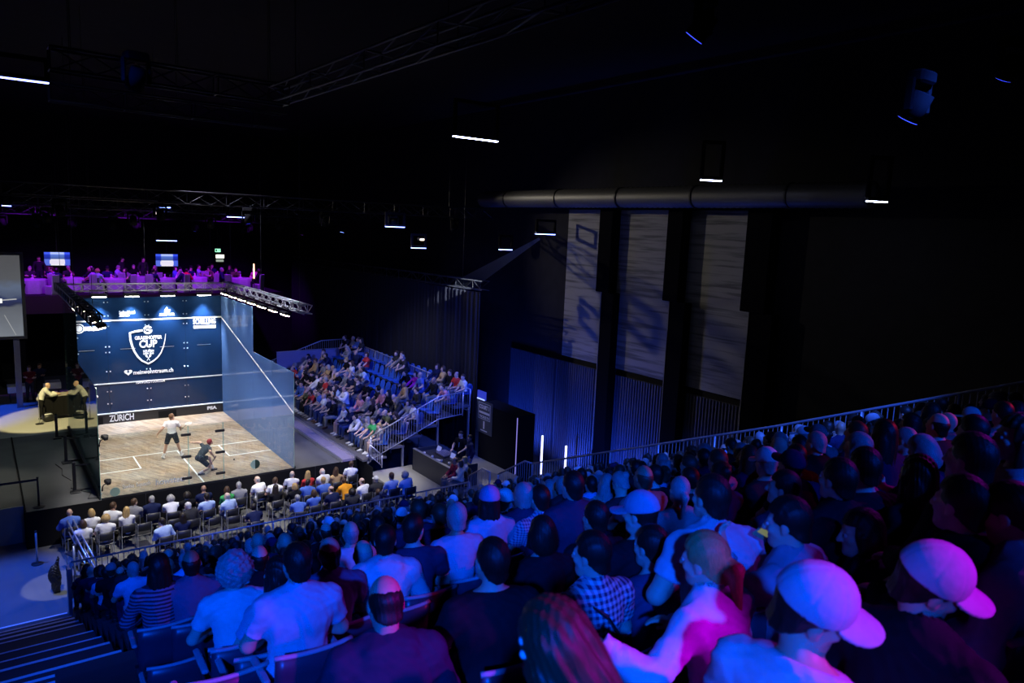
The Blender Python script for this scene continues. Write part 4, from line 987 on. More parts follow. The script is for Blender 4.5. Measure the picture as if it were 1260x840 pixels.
# ------------------------------------------------------------------ presenter's corner, backstage
tb = empty('presenter_table', (.1, 12.0, 0), 0, 'black draped high table beside the presenter', 'table')
b = MB(); P = []; F = []; n = 64
MB().bx(-.86, .86, -.36, .36, 1.02, 1.06, .01).build('table_top', mat('table_grey', (.25, .23, .2), .6), tb)
per = [(-.84, -.34), (.84, -.34), (.84, .34), (-.84, .34)]
for s_ in range(4):
    (x0, y0), (x1, y1) = per[s_], per[(s_+1) % 4]; k = 40 if s_ % 2 == 0 else 16
    for j in range(k):
        t = j/k; q = .018*math.sin(j*1.9); nx, ny = (y1-y0), -(x1-x0); l = math.hypot(nx, ny); P += [(x0+(x1-x0)*t+nx/l*q, y0+(y1-y0)*t+ny/l*q, .01), (x0+(x1-x0)*t, y0+(y1-y0)*t, 1.02)]
m_ = len(P)//2
for j in range(m_): k = (j+1) % m_; F.append((2*j, 2*k, 2*k+1, 2*j+1))
b.add(P, F); b.build('table_skirt', BLACKMATT, tb, True)
bag = empty('kit_bag', (-.62, 11.3, 0), .3, 'black kit bag on the floor in front of the draped table', 'bag'); MB().box((0, 0, .16), (.45, .28, .32), None, .08).build('bag_body', BLACK, bag, True); MB().tube([V(-.12, 0, .3), V(-.1, 0, .4), V(.1, 0, .4), V(.12, 0, .3)], .015).build('handle', BLACK, bag); MB().box((0, 0, .33), (.3, .1, .04), None, .015).build('white_towel', TABLEW, bag)
st = empty('microphone_stand', (-.98, 11.0, 0), 0, 'slim microphone stand in the warm light beside the presenter', 'stand'); MB().cyl((0, 0, .02), (0, 0, 1.35), .018).build('pole', STEEL, st); MB().lathe((0, 0, 0), [(.16, 0), (.16, .02), (.02, .04)], 16).build('base', BLACK, st); MB().cyl((0, 0, 1.35), (.06, 0, 1.47), .015, .03).build('microphone', BLACK, st)
for i, (x0, x1, Y) in enumerate(((8, 36, 16.2), (52, 74, 16.5))):
    a, b = at(x0, 465, 'y', Y), at(x1, 465, 'y', Y); p = empty('backstage_table', ((a[0]+b[0])/2, Y, 0), 0, ('white clothed table behind the two standing people, left one', 'white clothed table behind the presenter, right one')[i], 'table', 'backstage tables')
    w_ = abs(b[0]-a[0]); MB().bx(-w_/2, w_/2, -.4, .4, .72, .76, .01).build('table_top', TABLEW, p); MB().bx(-w_/2, w_/2, -.41, -.39, .45, .74).build('cloth_drop', TABLEW, p)
    for sx in (-1, 1):
        for sy in (-1, 1): MB().cyl((sx*(w_/2-.1), sy*.32, 0), (sx*(w_/2-.1), sy*.32, .72), .02).build('leg', DARKALU, p)
# stanchions
def stanchion(pos, h_, label, m=BLACK):
    p = empty('stanchion', pos, 0, label, 'barrier post', 'barrier posts'); MB().cyl((0, 0, .02), (0, 0, h_), .03, n=12).build('post', m, p, True); MB().lathe((0, 0, 0), [(.16, 0), (.16, .02), (.05, .045)], 18).build('base', BLACK, p); MB().cyl((0, 0, h_), (0, 0, h_+.04), .035, n=12).build('head', BLACK, p, True); return p
s1 = stanchion((-1.7, .25, 0), .95, 'black barrier post on the near left corner of the stage'); MB().bar((0, 0, .9), (-5.0, -.0, .9), .006, .07).build('belt', BLACK, s1)
stanchion((-1.9, -1.35, FZ), 1.0, 'steel barrier post on the blue floor below the stage corner', STEEL)
p = at(68, 712, 'z', -.55); tbin = empty('rubbish_bag', (-1.62, -3.6, FZ), 0, 'black rubbish bag hanging at the near stand corner post', 'bag'); bq = Sdf().ell((0, 0, .62), (.13, .11, .2), None, .08).ell((.04, .02, .42), (.12, .1, .2), None, .08).ell((-.05, 0, .5), (.1, .1, .16), None, .08).cap((.04, 0, .75), (.1, 0, .98), .05, .035, .06).ell((.02, 0, .2), (.11, .1, .2), None, .08).mesh('bag', .012, lambda F, X, Y, Z: folds(F, X, Y, Z, .012).astype(np.float32)); bq.materials.append(BLACK); link('bag_body', bq, tbin); MB().cyl((.1, 0, 0), (.1, 0, 1.05), .02, n=8).build('bag_post', BLACK, tbin)
cable = MB().tube([V(-.9, 4.6, .01), V(-.75, 3.9, .01), V(-.82, 3.2, .01), V(-.6, 2.4, .01), V(-.7, 1.6, .01), V(-.2, .8, .01), V(-.35, .3, .01), V(-.05, .2, .01)], .012, 6); tag(cable.build('cable', BLACK), 'black cable lying along the deck beside the brace posts', 'cable')

# ------------------------------------------------------------------ right side: partition, poster, desk, tubes
pt = empty('black_partition', (14.0, -2.4, -.35), 0, 'tall black partition box beside the side stand', 'partition')
MB().bx(-.0, .9, -1.35, 1.35, FZ+.35, 2.35, .01).build('panel', BLACKMATT, pt); MB().bx(-.015, .01, -1.378, -1.355, 0, 2.3).build('edge_light', emis('edge_led', (.35, .3, 1), .8), pt)
c = V(13.97, -1.5, 1.45); po = empty('poster', c, 0, 'dark poster with white print on the black partition', 'poster'); po.scale = (1, 1.22, 1.15)
MB().bx(-.012, .0, -.48, .48, -.6, .6).build('sheet', mat('poster_grey', (.07, .075, .08), .5), po)
PW = mat('poster_white', (.75, .75, .75), .5)
U_, V_ = V(0, -1, 0), V(0, 0, 1)
text('lettering', 'COURT 1', .2, PW, po, V(-.016, 0, .36), U_, V_, .008, width=.6); MB().bx(-.018, -.012, -.32, .32, .12, .2).build('white_bar', PW, po); text('lettering', 'TICKETS', .12, PW, po, V(-.016, 0, .0), U_, V_, .003, width=.6); text('lettering', '1', .36, PW, po, V(-.016, 0, -.3), U_, V_, .02); MB().bx(-.018, -.012, -.2, .2, -.52, -.48).build('white_bar', PW, po)
for y0, y1, z0, z1 in ((-.36, .36, .5, .515), (-.36, .36, -.085, -.07), (-.36, -.345, -.07, .5), (.345, .36, -.07, .5)): MB().bx(-.018, -.012, y0, y1, z0, z1).build('frame_line', PW, po)
wl = empty('wall_lamp', at(592.5, 488, 'x', 17.8), 0, 'small blue wall lamp with bright lower edge above the partition', 'lamp'); MB().bx(-.02, .06, -.36, .36, -.14, .3, .01).build('lamp_body', emis('lamp_blue', (.05, .08, .9), .55), wl); MB().bx(-.05, -.02, -.34, .34, -.2, -.08, .01).build('lamp_edge', emis('lamp_edge', (.35, .45, 1), 1.6), wl)
TUBE = emis('white_tube', (.5, .52, 1), 3.5)
for i, (pxx, pt_, pb_, X) in enumerate(((665.5, 535, 578, 16.4), (695.5, 548, 571, 17.4))):
    b_ = at(pxx, pb_, 'x', X); t_ = at(pxx, pt_, 'x', X); p = empty('light_tube', (X, b_[1], FZ), 0, ('left white light tube standing by the blue ribbed wall', 'right white light tube standing by the blue ribbed wall')[i], 'light tube', 'upright light tubes')
    MB().cyl((0, 0, .06), (0, 0, t_[2]-FZ), .045, n=10).build('tube', TUBE, p, True); MB().lathe((0, 0, 0), [(.15, 0), (.15, .03), (.05, .06)], 14).build('base', BLACK, p)
DX0, DX1, DY0, DY1, DZ, DH = 10.75, 12.0, -4.05, -1.25, -.35, .85
desk = empty('control_desk', ((DX0+DX1)/2, (DY0+DY1)/2, DZ), 0, 'black boxy control desk full of equipment beside the side stand', 'desk')
hx, hy = (DX1-DX0)/2, (DY1-DY0)/2
DB = mat('desk_black', (.03, .03, .032), .55)
MB().bx(-hx, -hx+.04, -hy, hy, 0, DH, .005).build('front_panel', DB, desk); MB().bx(-hx, hx, -hy, -hy+.04, 0, DH, .005).build('side_panel', DB, desk); MB().bx(-hx, hx, hy-.04, hy, 0, DH, .005).build('side_panel', DB, desk)
MB().bx(-hx+.04, hx, -hy+.04, hy-.04, DH-.18, DH-.14).build('worktop', DB, desk); MB().bx(-hx-.01, -hx+.1, -hy, hy, DH, DH+.025, .005).build('front_rail', STEEL, desk)
dz = DZ+DH-.14
def onDesk(nm, x, y, rz, lab, cat): return empty(nm, (x, y, dz), rz, lab, cat)
for i, y in enumerate((-1.7, -2.75, -3.55)):
    p = onDesk('laptop', 11.55, y, PI/2, ('open laptop at the far end of the control desk', 'open laptop in the middle of the control desk', 'open laptop at the near end of the control desk')[i], 'laptop'); MB().bx(-.17, .17, -.12, .12, 0, .018, .005).build('keyboard_base', DARKALU, p); MB().box((0, -.16, .12), (.34, .012, .23), rotx(.35), .004).build('lid', DARKALU, p)
    MB().box((0, -.15, .12), (.31, .004, .2), rotx(.35)).build('screen', emis('laptop_glow', (.3, .35, 1), .6), p)
p = onDesk('mixing_console', 11.65, -2.2, PI/2, 'sloping mixing console with rows of knobs on the control desk', 'mixer'); MB().box((0, 0, .06), (.7, .5, .06), rotx(-.12), .01).build('console_body', DARKALU, p); kb = MB()
for x in np.linspace(-.3, .3, 13):
    for y in np.linspace(-.18, .18, 6): kb.cyl((x, y, .085-y*.12), (x, y, .11-y*.12), .012, n=6)
kb.build('knobs', mat('knob_white', (.6, .55, .7), .5), p)
p = onDesk('bottle', 11.15, -3.85, 0, 'white bottle standing at the near corner of the control desk', 'bottle'); MB().lathe((0, 0, 0), [(.0, 0), (.07, 0), (.085, .03), (.07, .18), (.03, .26), (.03, .3)], 16).build('bottle_body', TABLEW, p, True); MB().lathe((0, 0, .3), [(.035, 0), (.035, .03)], 12).build('bottle_cap', TABLEW, p)
for i, (x, y) in enumerate(((11.05, -2.3), (11.1, -2.9), (11.2, -3.3), (11.0, -1.75))):
    p = onDesk('cup', x, y, 0, 'white cup on the control desk, %s from its far end' % ['second', 'third', 'fourth', 'first'][i], 'cup'); MB().lathe((0, 0, 0), [(.03, 0), (.045, .1), (.04, .1), (.028, .01)], 14).build('cup_body', TABLEW, p, True); p['group'] = 'cups on the control desk'; MB().lathe((0, 0, .085), [(.0, 0), (.041, 0), (.041, .004)], 12).build('drink', BLACK, p)
pp = onDesk('paper_sheet', 11.1, -2.6, .3, 'white paper sheet on the control desk', 'paper'); MB().bx(-.1, .1, -.15, .15, 0.001, .004).build('sheet', TABLEW, pp)

# ------------------------------------------------------------------ rails
RAILM = mat('rail_steel', (.5, .5, .54), .4, .6, scale=40)
def guard_rail(name, pts, h, label, group='guard rails', step=.125, drop=None, post_every=1.9, m=RAILM, r=.028):
    """pts: polyline of the top rail; the balusters hang down h"""
    o_ = V(*pts[0]); root = empty(name, o_, 0, label, 'rail', group); P = [V(*p)-o_ for p in pts]; dn = V(0, 0, -h)
    MB().tube(P, r, 8).build('top_rail', m, root, True); MB().tube([p+dn for p in P], r*.7, 6).build('bottom_rail', m, root, True)
    b = MB(); L_ = [np.linalg.norm(q-p) for p, q in zip(P[:-1], P[1:])]; tot = sum(L_)
    def along(s):
        for l, p, q in zip(L_, P[:-1], P[1:]):
            if s <= l+1e-6: return p+(q-p)*(s/l)
            s -= l
        return P[-1]
    s = step*.5
    while s < tot: p = along(s); b.cyl(p, p+dn, .009, n=5, cap=False); s += step
    b.build('balusters', m, root)
    n = max(1, int(round(tot/post_every)))
    for i in range(n+1): p = along(tot*i/n); MB().cyl(p, p+dn-V(0, 0, .08 if drop is None else drop), .026, n=8).build('post', m, root, True)
    return root

# ------------------------------------------------------------------ side grandstand
SROW, SP, SR = 6, .78, .33
sz = lambda i: .17+SR*i
STEP = mat('step_grey', (.09, .085, .10), .7, scale=5); STEPP = mat('step_purple_grey', (.22, .19, .28), .7, scale=5)
ss = empty('side_grandstand', (11, 5.7, 0), 0, 'raked side grandstand with blue seats right of the glass court', 'grandstand')
def sb(nm, m, *a): MB().bx(*a).build(nm, m, ss, loc=(-11, -5.7, 0))
for y in np.arange(-.1, 12, 2.0): sb('front_step', STEPP, 8.3, 8.8, y, min(y+1.97, 12.1), 0.0, .09)
sb('step_edge', ALU, 8.25, 8.3, -.1, 12.1, 0, .10); sb('step_edge', ALU, 8.8, 8.86, -.1, 12.1, 0.0, .175)
for i in range(SROW):
    x0 = 8.86 if i == 0 else 9.05+SP*i; x1 = 9.05+SP*(i+1)+.05
    sb('tread', STEP, x0, x1, -.72, 12.1, sz(i)-.08, sz(i)); 
    if i: sb('riser', BLACKMATT, x0, x0+.02, -.72, 12.1, sz(i-1), sz(i)-.08)
for x in (9.1, 10.6, 12.2, 13.7):
    for y in (-.68, 3.5, 7.8, 12.0): sb('support_leg', STEEL, x-.04, x+.04, y-.04, y+.04, FZ if x > 9.2 else -.01, sz(int(max(0, (x-9.05)//SP)) if x < 13.6 else 5)-.08)
a = [at(456, 537, 'y', -.75), at(540, 488, 'y', -.75), at(570, 482, 'y', -.75)]
guard_rail('guard_rail', a, .95, 'steel guard rail climbing the near end of the side stand')
guard_rail('guard_rail', [(13.75, -.7, 2.5), (13.75, 12.1, 2.78)], .95, 'steel guard rail along the back of the side stand')
guard_rail('guard_rail', [(9.2, 12.15, 1.75), (12.3, 12.15, 2.78), (13.7, 12.15, 2.80)], .95, 'steel guard rail on the far end of the side stand')
guard_rail('guard_rail', [at(455, 547, 'y', -.95), at(470, 560, 'y', -1.05)], .42, 'short low rail at the foot of the side stand steps')
bd = empty('privacy_board', (11.5, 12.08, 1.2), 0, 'blue grey board inside the far end rail of the side stand', 'board'); MB().bx(-1.7, 2.1, -.02, .02, .2, 1.1).build('board_panel', mat('board_blue_grey', (.25, .25, .4), .6), bd); MB().bx(-1.72, 2.12, -.03, .03, 1.1, 1.14).build('board_top', STEEL, bd)

BLUESEAT = mat('blue_plastic', (.03, .13, .55), .4, var=.08); SEATLEG = DARKALU
def shell_mesh():
    """rounded one piece bucket: back with a domed top and a dished seat"""
    b = MB(); n, m_ = 12, 14; prof = []
    for j in range(m_+1):
        t = j/m_
        if t < .45: y = .2-.42*(t/.45); z = .43+.02*math.cos(t*7)
        else: q = (t-.45)/.55; y = -.22-.09*q; z = .43+.40*q
        wd = .215*(1-(max(0, t-.82)/.18)**2*.55)
        prof.append((y, z, wd))
    P = []
    for off in (0, .018):
        for y, z, wd in prof:
            for i in range(n+1):
                u = -1+2*i/n; x = u*wd; lift = .035*u*u
                P.append((x, y+(lift if z > .47 else 0)-off*(1 if z > .47 else 0), z+(lift if z <= .47 else 0)-off*(0 if z > .47 else 1)))
    N_ = (n+1)*(m_+1); F = []
    for j in range(m_):
        for i in range(n):
            a = j*(n+1)+i; F += [(a, a+1, a+n+2, a+n+1), (N_+a+n+1, N_+a+n+2, N_+a+1, N_+a)]
    for i in range(n): F += [(i, N_+i, N_+i+1, i+1), (m_*(n+1)+i, m_*(n+1)+i+1, N_+m_*(n+1)+i+1, N_+m_*(n+1)+i)]
    for j in range(m_): a = j*(n+1); c = a+n; F += [(a, a+n+1, N_+a+n+1, N_+a), (c, N_+c, N_+c+n+1, c+n+1)]
    b.add(P, F); return b
def bucket_seat():
    r = empty('bucket_seat', (0, 0, 0)); shell_mesh().build('shell', BLUESEAT, r, True); MB().cyl((0, -.05, 0), (0, -.05, .43), .03, n=8).build('pedestal', SEATLEG, r); MB().bx(-.12, .12, -.17, .07, 0, .015).build('foot_plate', SEATLEG, r); return r
def black_chair():
    """stacking chair: seat, curved back, four legs"""
    r = empty('stacking_chair', (0, 0, 0)); b = MB(); b.box((0, .02, .45), (.45, .44, .04), None, .015); b.build('seat', BLACK, r)
    b = MB(); P = []; n = 10
    for off in (0, .02):
        for z in (.60, .72, .86):
            for i in range(n+1): u = -1+2*i/n; P.append((u*.22, -.22-.05*(z-.45)-.05*(1-u*u)+.04-off, z-.015*abs(u)**4*(1 if z > .8 else 0)))
    N_ = 3*(n+1); F = []
    for j in range(2):
        for i in range(n): a = j*(n+1)+i; F += [(a+n+1, a+n+2, a+1, a), (N_+a, N_+a+1, N_+a+n+2, N_+a+n+1)]
    for i in range(n): F += [(i, i+1, N_+i+1, N_+i), (2*(n+1)+i+1, 2*(n+1)+i, N_+2*(n+1)+i, N_+2*(n+1)+i+1)]
    for j in range(2): a = j*(n+1); F += [(a, N_+a, N_+a+n+1, a+n+1), (a+n, a+2*n+1, N_+a+2*n+1, N_+a+n)]
    b.add(P, F); b.build('backrest', BLACK, r, True)
    for sx in (-1, 1):
        MB().tube([V(sx*.2, .2, 0), V(sx*.19, .19, .43)], .011, 6).build('leg', STEEL, r); MB().tube([V(sx*.21, -.24, 0), V(sx*.2, -.2, .45), V(sx*.2, -.25, .84)], .011, 6).build('leg', STEEL, r)
    return r
SHELLB = mat('dark_blue_plastic', (.03, .035, .06), .35); RIM = mat('seat_rim', (.35, .37, .42), .4)
def stand_chair():
    """tip-up seat of the near stand: upright shell with a pale top edge, tipped pan, two brackets"""
    r = empty('stand_seat', (0, 0, 0)); b = MB(); n = 10; P = []
    zs = (.42, .55, .7, .82)
    for off in (0, .025):
        for z in zs:
            for i in range(n+1): u = -1+2*i/n; P.append((u*.225, -.20-.10*(z-.42)-.035*(1-u*u)-off, z))
    N_ = len(zs)*(n+1); F = []
    for j in range(len(zs)-1):
        for i in range(n): a = j*(n+1)+i; F += [(a+n+1, a+n+2, a+1, a), (N_+a, N_+a+1, N_+a+n+2, N_+a+n+1)]
    k = (len(zs)-1)*(n+1)
    for i in range(n): F += [(i, i+1, N_+i+1, N_+i), (k+i+1, k+i, N_+k+i, N_+k+i+1)]
    for j in range(len(zs)-1): a = j*(n+1); F += [(a, N_+a, N_+a+n+1, a+n+1), (a+n, a+2*n+1, N_+a+2*n+1, N_+a+n)]
    b.add(P, F); b.build('backrest', SHELLB, r, True)
    b = MB(); b.tube([V(u*.232, -.20-.04-.0125-.035*(1-u*u), .825) for u in np.linspace(-1, 1, 11)], .016, 6); b.build('rim', RIM, r, True)
    MB().box((0, .02, .44), (.44, .42, .05), rotx(.06), .02).build('seat_pan', SHELLB, r)
    for sx in (-1, 1):
        MB().bar((sx*.235, -.18, .02), (sx*.235, -.2, .46), .03, .05).build('bracket', DARKALU, r); MB().box((sx*.245, .0, .62), (.045, .3, .03), None, .01).build('armrest', RIM, r)
    return r
_seat = {}
def seat(kind, pos, rz, label, group):
    if kind not in _seat: _seat[kind] = o = {'bucket_seat': bucket_seat, 'stacking_chair': black_chair, 'stand_seat': stand_chair}[kind]()
    else: o = copy_tree(_seat[kind])
    o.location = pos; o.rotation_euler = (0, 0, rz); tag(o, label, 'chair', group); return o
def inview(p, m=14):
    x, y, z = pix(p); return z > .5 and -m < x < 1260+m and -m < y < 840+m

KEYS = {}
SKIP = set()
for t_, l_ in (('n', '1.7 1.9 1.10 4.14 7.15 7.20 15.19'), ('o', '15.5 15.6 16.7 16.8 17.9 18.8 18.9 18.11 18.12 19.7 19.10 19.11 19.12 19.13 19.14 19.15 20.8 20.9 20.10 20.11 20.12 20.13 20.14 20.15 21.8 21.9'), ('e', '10.8 11.0 11.1 12.8 12.9 13.5 13.9 13.16 14.7 15.7 15.12 16.11 16.16 17.20'), ('bs', '0.1 0.2 0.3 0.4 0.5 0.7 1.10 1.11 1.12 1.13 1.14 1.16 1.17 1.18 1.20 3.3 3.5 4.15')): SKIP |= {(t_, *map(int, q.split('.'))) for q in l_.split()}
STUFF = {('n', *map(int, q.split('.'))) for q in '0.3 0.5 0.8 0.9 0.11 0.12 0.13 0.14 0.15 0.16 0.17 0.18 0.19 0.21 1.1 1.2 1.4 1.5 1.6 1.8 1.11 1.12 1.13 1.14 1.15 1.16 1.18 1.19 1.20 1.21 2.1 2.3 2.5 2.6 2.7 2.8 2.9 2.10 2.11 2.12 2.13 2.14 2.15 2.16 2.17 2.18 2.19 2.20 2.21 3.0 3.1 3.3 3.5 3.8 3.9 3.10 3.12 3.14 3.15 3.16 3.21 4.2 4.4 4.5 4.6 4.7 4.8 4.9 4.10 4.11 4.13 4.15 4.16 4.17 4.18 4.20 4.21 5.1 5.2 5.3 5.4 5.6 5.7 5.8 5.9 5.10 5.11 5.12 5.13 5.14 5.15 5.16 5.17 5.18 5.19 5.20 5.21 6.2 6.3 6.4 6.6 6.7 6.8 6.9 6.10 6.11 6.12 6.13 6.14 6.15 6.16 6.18 6.19 6.21 7.2 7.4 7.5 7.9 7.10 7.11 7.12 7.13 7.14 7.16 7.18 7.19 7.21 8.1 8.2 8.4 8.7 8.8 8.9 8.10 8.11 8.12 8.14 8.16 8.17 8.18 8.19 8.20 8.21 9.3 9.4 9.5 9.6 9.8 9.10 9.11 9.13 9.14 9.15 9.16 9.17 9.18 9.19 9.20 9.21 10.3 10.4 10.7 10.9 10.10 10.11 10.12 10.13 10.15 10.16 10.17 10.18 10.19 10.20 10.21 11.6 11.8 11.11 11.12 11.13 11.14 11.15 11.16 11.17 11.18 11.19 11.20 11.21 12.5 12.6 12.7 12.10 12.11 12.12 12.13 12.15 12.16 12.17 12.19 12.20 12.21 13.2 13.3 13.4 13.7 13.8 13.10 13.11 13.12 13.13 13.17 13.20 13.21 13.22 13.23 14.5 14.8 14.9 14.10 14.12 14.13 14.17 14.18 14.19 14.22 14.23 15.6 15.8 15.9 15.10 15.20 15.21 15.23 16.8 16.13 16.14 16.22 17.14 17.16 17.22 18.18 18.22 19.13'.split()}
# ------------------------------------------------------------------ poses shared by the crowd
rs = random.Random(11)
UPR = dict(pelvis=(0, -.02, .55))
FIG = [
 Figure(**UPR, lean=0, head=(0, 4, 0)),
 Figure(**UPR, lean=6, head=(22, 2, 3), wr=[(-.16, .34, .64), (.06, .32, .66)]),
 Figure(**UPR, lean=28, head=(-8, -14, 0), wr=[(-.05, .46, .60), (.06, .45, .63)], pole=[(-1, .2, -.6), (1, .2, -.6)]),
 Figure(**UPR, lean=-6, head=(-16, 4, -2), wr=[(.12, .24, .84), (-.12, .27, .80)], pole=[(-1, -.1, -.8), (1, -.1, -.8)], hd=[(.9, -.1, .1), (-.9, -.1, .1)], hn=[(0, -1, 0), (0, -1, 0)]),
 Figure(**UPR, lean=14, head=(10, 6, 4), wr=[(-.05, .26, 1.03), (.10, .36, .66)], pole=[(-.8, .4, -1), (1, -.3, -.6)], hd=[(.2, -.3, 1), (-.4, .9, -.2)], hn=[(.6, -.7, 0), (0, 0, -1)], curl=60),
 Figure(**UPR, lean=8, head=(4, 28, 0), wr=[(-.07, .36, .83), (.07, .36, .83)], pole=[(-1, -.2, -.8), (1, -.2, -.8)], hd=[(.3, .7, .5), (-.3, .7, .5)], hn=[(.5, -.5, .6), (-.5, -.5, .6)], curl=50),
 Figure(**UPR, lean=3, side=7, head=(-38, 2, 6), turn=-10),
 Figure(**UPR, lean=-2, head=(8, 0, -3), wr=[(-.17, .40, .63), (.17, .40, .63)], ank=[(-.2, .46, .085), (.2, .40, .085)], female=True, girth=.95),
 Figure(**UPR, lean=2, head=(-12, 3, 5), wr=[(.02, .33, .70), (.05, .30, .66)], female=True, girth=.93, ank=[(-.06, .44, .085), (.05, .36, .085)]),
 Figure(**UPR, lean=10, head=(26, 4, -4), turn=12, side=-5, girth=1.12),
 Figure(**UPR, lean=4, head=(-4, -4, 0), girth=1.15, wr=[(-.2, .36, .64), (.2, .36, .64)]),
]
HC = {'dark': (.016, .011, .008), 'brown': (.07, .038, .02), 'grey': (.33, .32, .31), 'blond': (.42, .28, .11), 'white': (.6, .58, .55), 'red': (.25, .05, .02)}
CC = {'white': (.72, .72, .72), 'black': (.008, .008, .010), 'navy': (.012, .018, .06), 'grey': (.22, .22, .23), 'red': (.5, .04, .04), 'blue': (.08, .16, .5), 'light blue': (.38, .5, .72), 'pink': (.65, .28, .32), 'green': (.05, .35, .10), 'magenta': (.5, .03, .38), 'tan': (.5, .33, .15), 'charcoal': (.028, .028, .032), 'olive': (.12, .13, .06), 'cream': (.65, .6, .48), 'orange': (.75, .30, .02), 'maroon': (.20, .02, .04), 'teal': (.03, .2, .22)}
TOPN = {'tee': 'T-shirt', 'polo': 'polo', 'long': 'sweater', 'jacket': 'jacket', 'hoodie': 'hoodie'}
HN = {'short': '%s short hair', 'fade': '%s cropped hair', 'long': '%s long hair', 'bob': '%s bob', 'ponytail': '%s ponytail', 'curly': '%s curly hair', 'fringe': 'balding %s hair', 'bald': 'bald head', 'bun': '%s hair bun', 'cap': '%s hair, cap'}
def look(rs, dark=False):
    fem = rs.random() < .36
    hk = rs.choice(['long', 'long', 'bob', 'ponytail', 'bun']) if fem else rs.choice(['short', 'short', 'short', 'fade', 'fade', 'fringe', 'bald', 'cap', 'curly'])
    hc = rs.choice(['dark', 'dark', 'brown', 'brown', 'grey', 'blond'] if not dark else ['dark', 'dark', 'brown', 'grey'])
    top = rs.choice(['tee', 'tee', 'long', 'jacket', 'polo', 'hoodie'])
    c = rs.choice(['white', 'black', 'navy', 'grey', 'blue', 'light blue', 'pink', 'charcoal', 'black', 'navy', 'white', 'tan', 'charcoal', 'navy', 'grey', 'olive', 'red', 'black'] if not dark else ['black', 'navy', 'charcoal', 'grey', 'black', 'navy', 'charcoal', 'light blue', 'grey'])
    fi = rs.choice([7, 8, 7, 8, 2, 5]) if fem else rs.choice([0, 1, 2, 3, 4, 5, 6, 9, 10, 0, 2])
    return fem, hk, hc, top, c, fi
def describe(hk, hc, c, top): return (HN[hk] % hc if '%s' in HN[hk] else HN[hk])+', '+c+' '+TOPN[top]

# ------------------------------------------------------------------ side stand: seats and people
RN = ['front', 'second', 'third', 'fourth', 'fifth', 'top']
occ_p = [.95, .95, .92, .75, .5, .62]
special = {(0, 0): ('short', 'blond', 'grey', 'tee', 0), (0, 1): ('short', 'dark', 'green', 'tee', 7), (0, 3): ('short', 'dark', 'white', 'jacket', 2), (0, 5): ('fringe', 'grey', 'navy', 'jacket', 3), (0, 10): ('fringe', 'grey', 'white', 'polo', 10), (0, 12): ('short', 'dark', 'red', 'tee', 2), (4, 5): ('long', 'dark', 'magenta', 'long', 7), (5, 1): ('fringe', 'brown', 'red', 'tee', 0), (5, 3): ('bob', 'brown', 'tan', 'long', 8), (5, 0): ('short', 'brown', 'white', 'tee', 1)}
empty_s = {(0, 4), (0, 7), (4, 8), (4, 9), (4, 10), (4, 11), (4, 12), (5, 7), (5, 8), (3, 9), (3, 10), (3, 5), (3, 6), (5, 12), (5, 13), (4, 13), (3, 13)}
for i in range(SROW):
    for j in range(22):
        y = -.35+.565*j; x = 9.72+SP*i; z = sz(i)
        if not inview((x, y, z+1)): continue
        nm = 'in the %s row of the side stand, %s from its near end' % (RN[i], ORD[j])
        if ('bs', i, j) not in SKIP: KEYS[('bs', i, j)] = seat('bucket_seat', (x+.06, y, z), PI/2, 'blue bucket seat '+nm, 'blue seats of the side stand')
        sp = special.get((i, j))
        if not sp and ((i, j) in empty_s or rs.random() > occ_p[i]): continue
        fem, hk, hc, top, c, fi = look(rs)
        if sp: hk, hc, c, top, fi = sp
        a_ = rs.uniform(-.15, .15); dy_ = rs.uniform(-.03, .03); pn_ = rs.choice(['trousers', 'trousers', 'trousers', 'shorts']) if i < 3 else 'trousers'; pc_ = rs.choice([(.03, .05, .13), (.02, .02, .02), (.05, .09, .22), (.3, .27, .2), (.12, .12, .13)]); sh_ = rs.choice([(.6, .6, .6), (.02, .02, .02), (.1, .05, .03)]); sc_ = rs.uniform(.95, 1.03)
        if ('s', i, j) in SKIP: continue
        KEYS[('s', i, j)] = person('spectator', FIG[fi], (x, y+dy_, z), PI/2+a_, '%s %s, side stand %s row, %s from near end' % ('woman,' if fem and not sp else 'spectator,', describe(hk, hc, c, top), RN[i], ORD[j]),
               top, CC[c], hk, HC[hc], pn_, pc_, shoecol=sh_, scale=sc_, group='spectators in the side stand', capcol=CC['navy'])

# ------------------------------------------------------------------ floor rows behind the back glass
R1 = [(85.5, 631, 'bald', 'grey', 'blue', 'jacket', 'purple-lit head, blue jacket'), (112.4, 631, 'bob', 'blond', 'white', 'tee', ''), (139.5, 622.5, 'fade', 'brown', 'white', 'tee', ''), (165.3, 618, 'short', 'brown', 'grey', 'jacket', ''), (186.3, 614.8, 'short', 'grey', 'navy', 'jacket', ''), (210, 611, 'curly', 'grey', 'white', 'tee', ''), (230, 609.5, 'curly', 'dark', 'black', 'long', ''), (250.5, 601.5, 'bald', 'grey', 'navy', 'tee', ''), (279, 603, 'bob', 'brown', 'green', 'long', ''), (293.8, 597.5, 'short', 'grey', 'grey', 'jacket', ''), (316.2, 590, 'fringe', 'grey', 'white', 'tee', ''), (338.8, 591.5, 'fade', 'brown', 'white', 'polo', ''), (359.6, 583.5, 'fringe', 'grey', 'white', 'tee', ''), (378.6, 583.5, 'long', 'blond', 'red', 'long', ''), (396.2, 580, 'fringe', 'white', 'white', 'polo', ''), (413.2, 579, 'long', 'brown', 'tan', 'long', ''), (432.3, 571, 'short', 'brown', 'white', 'tee', '')]
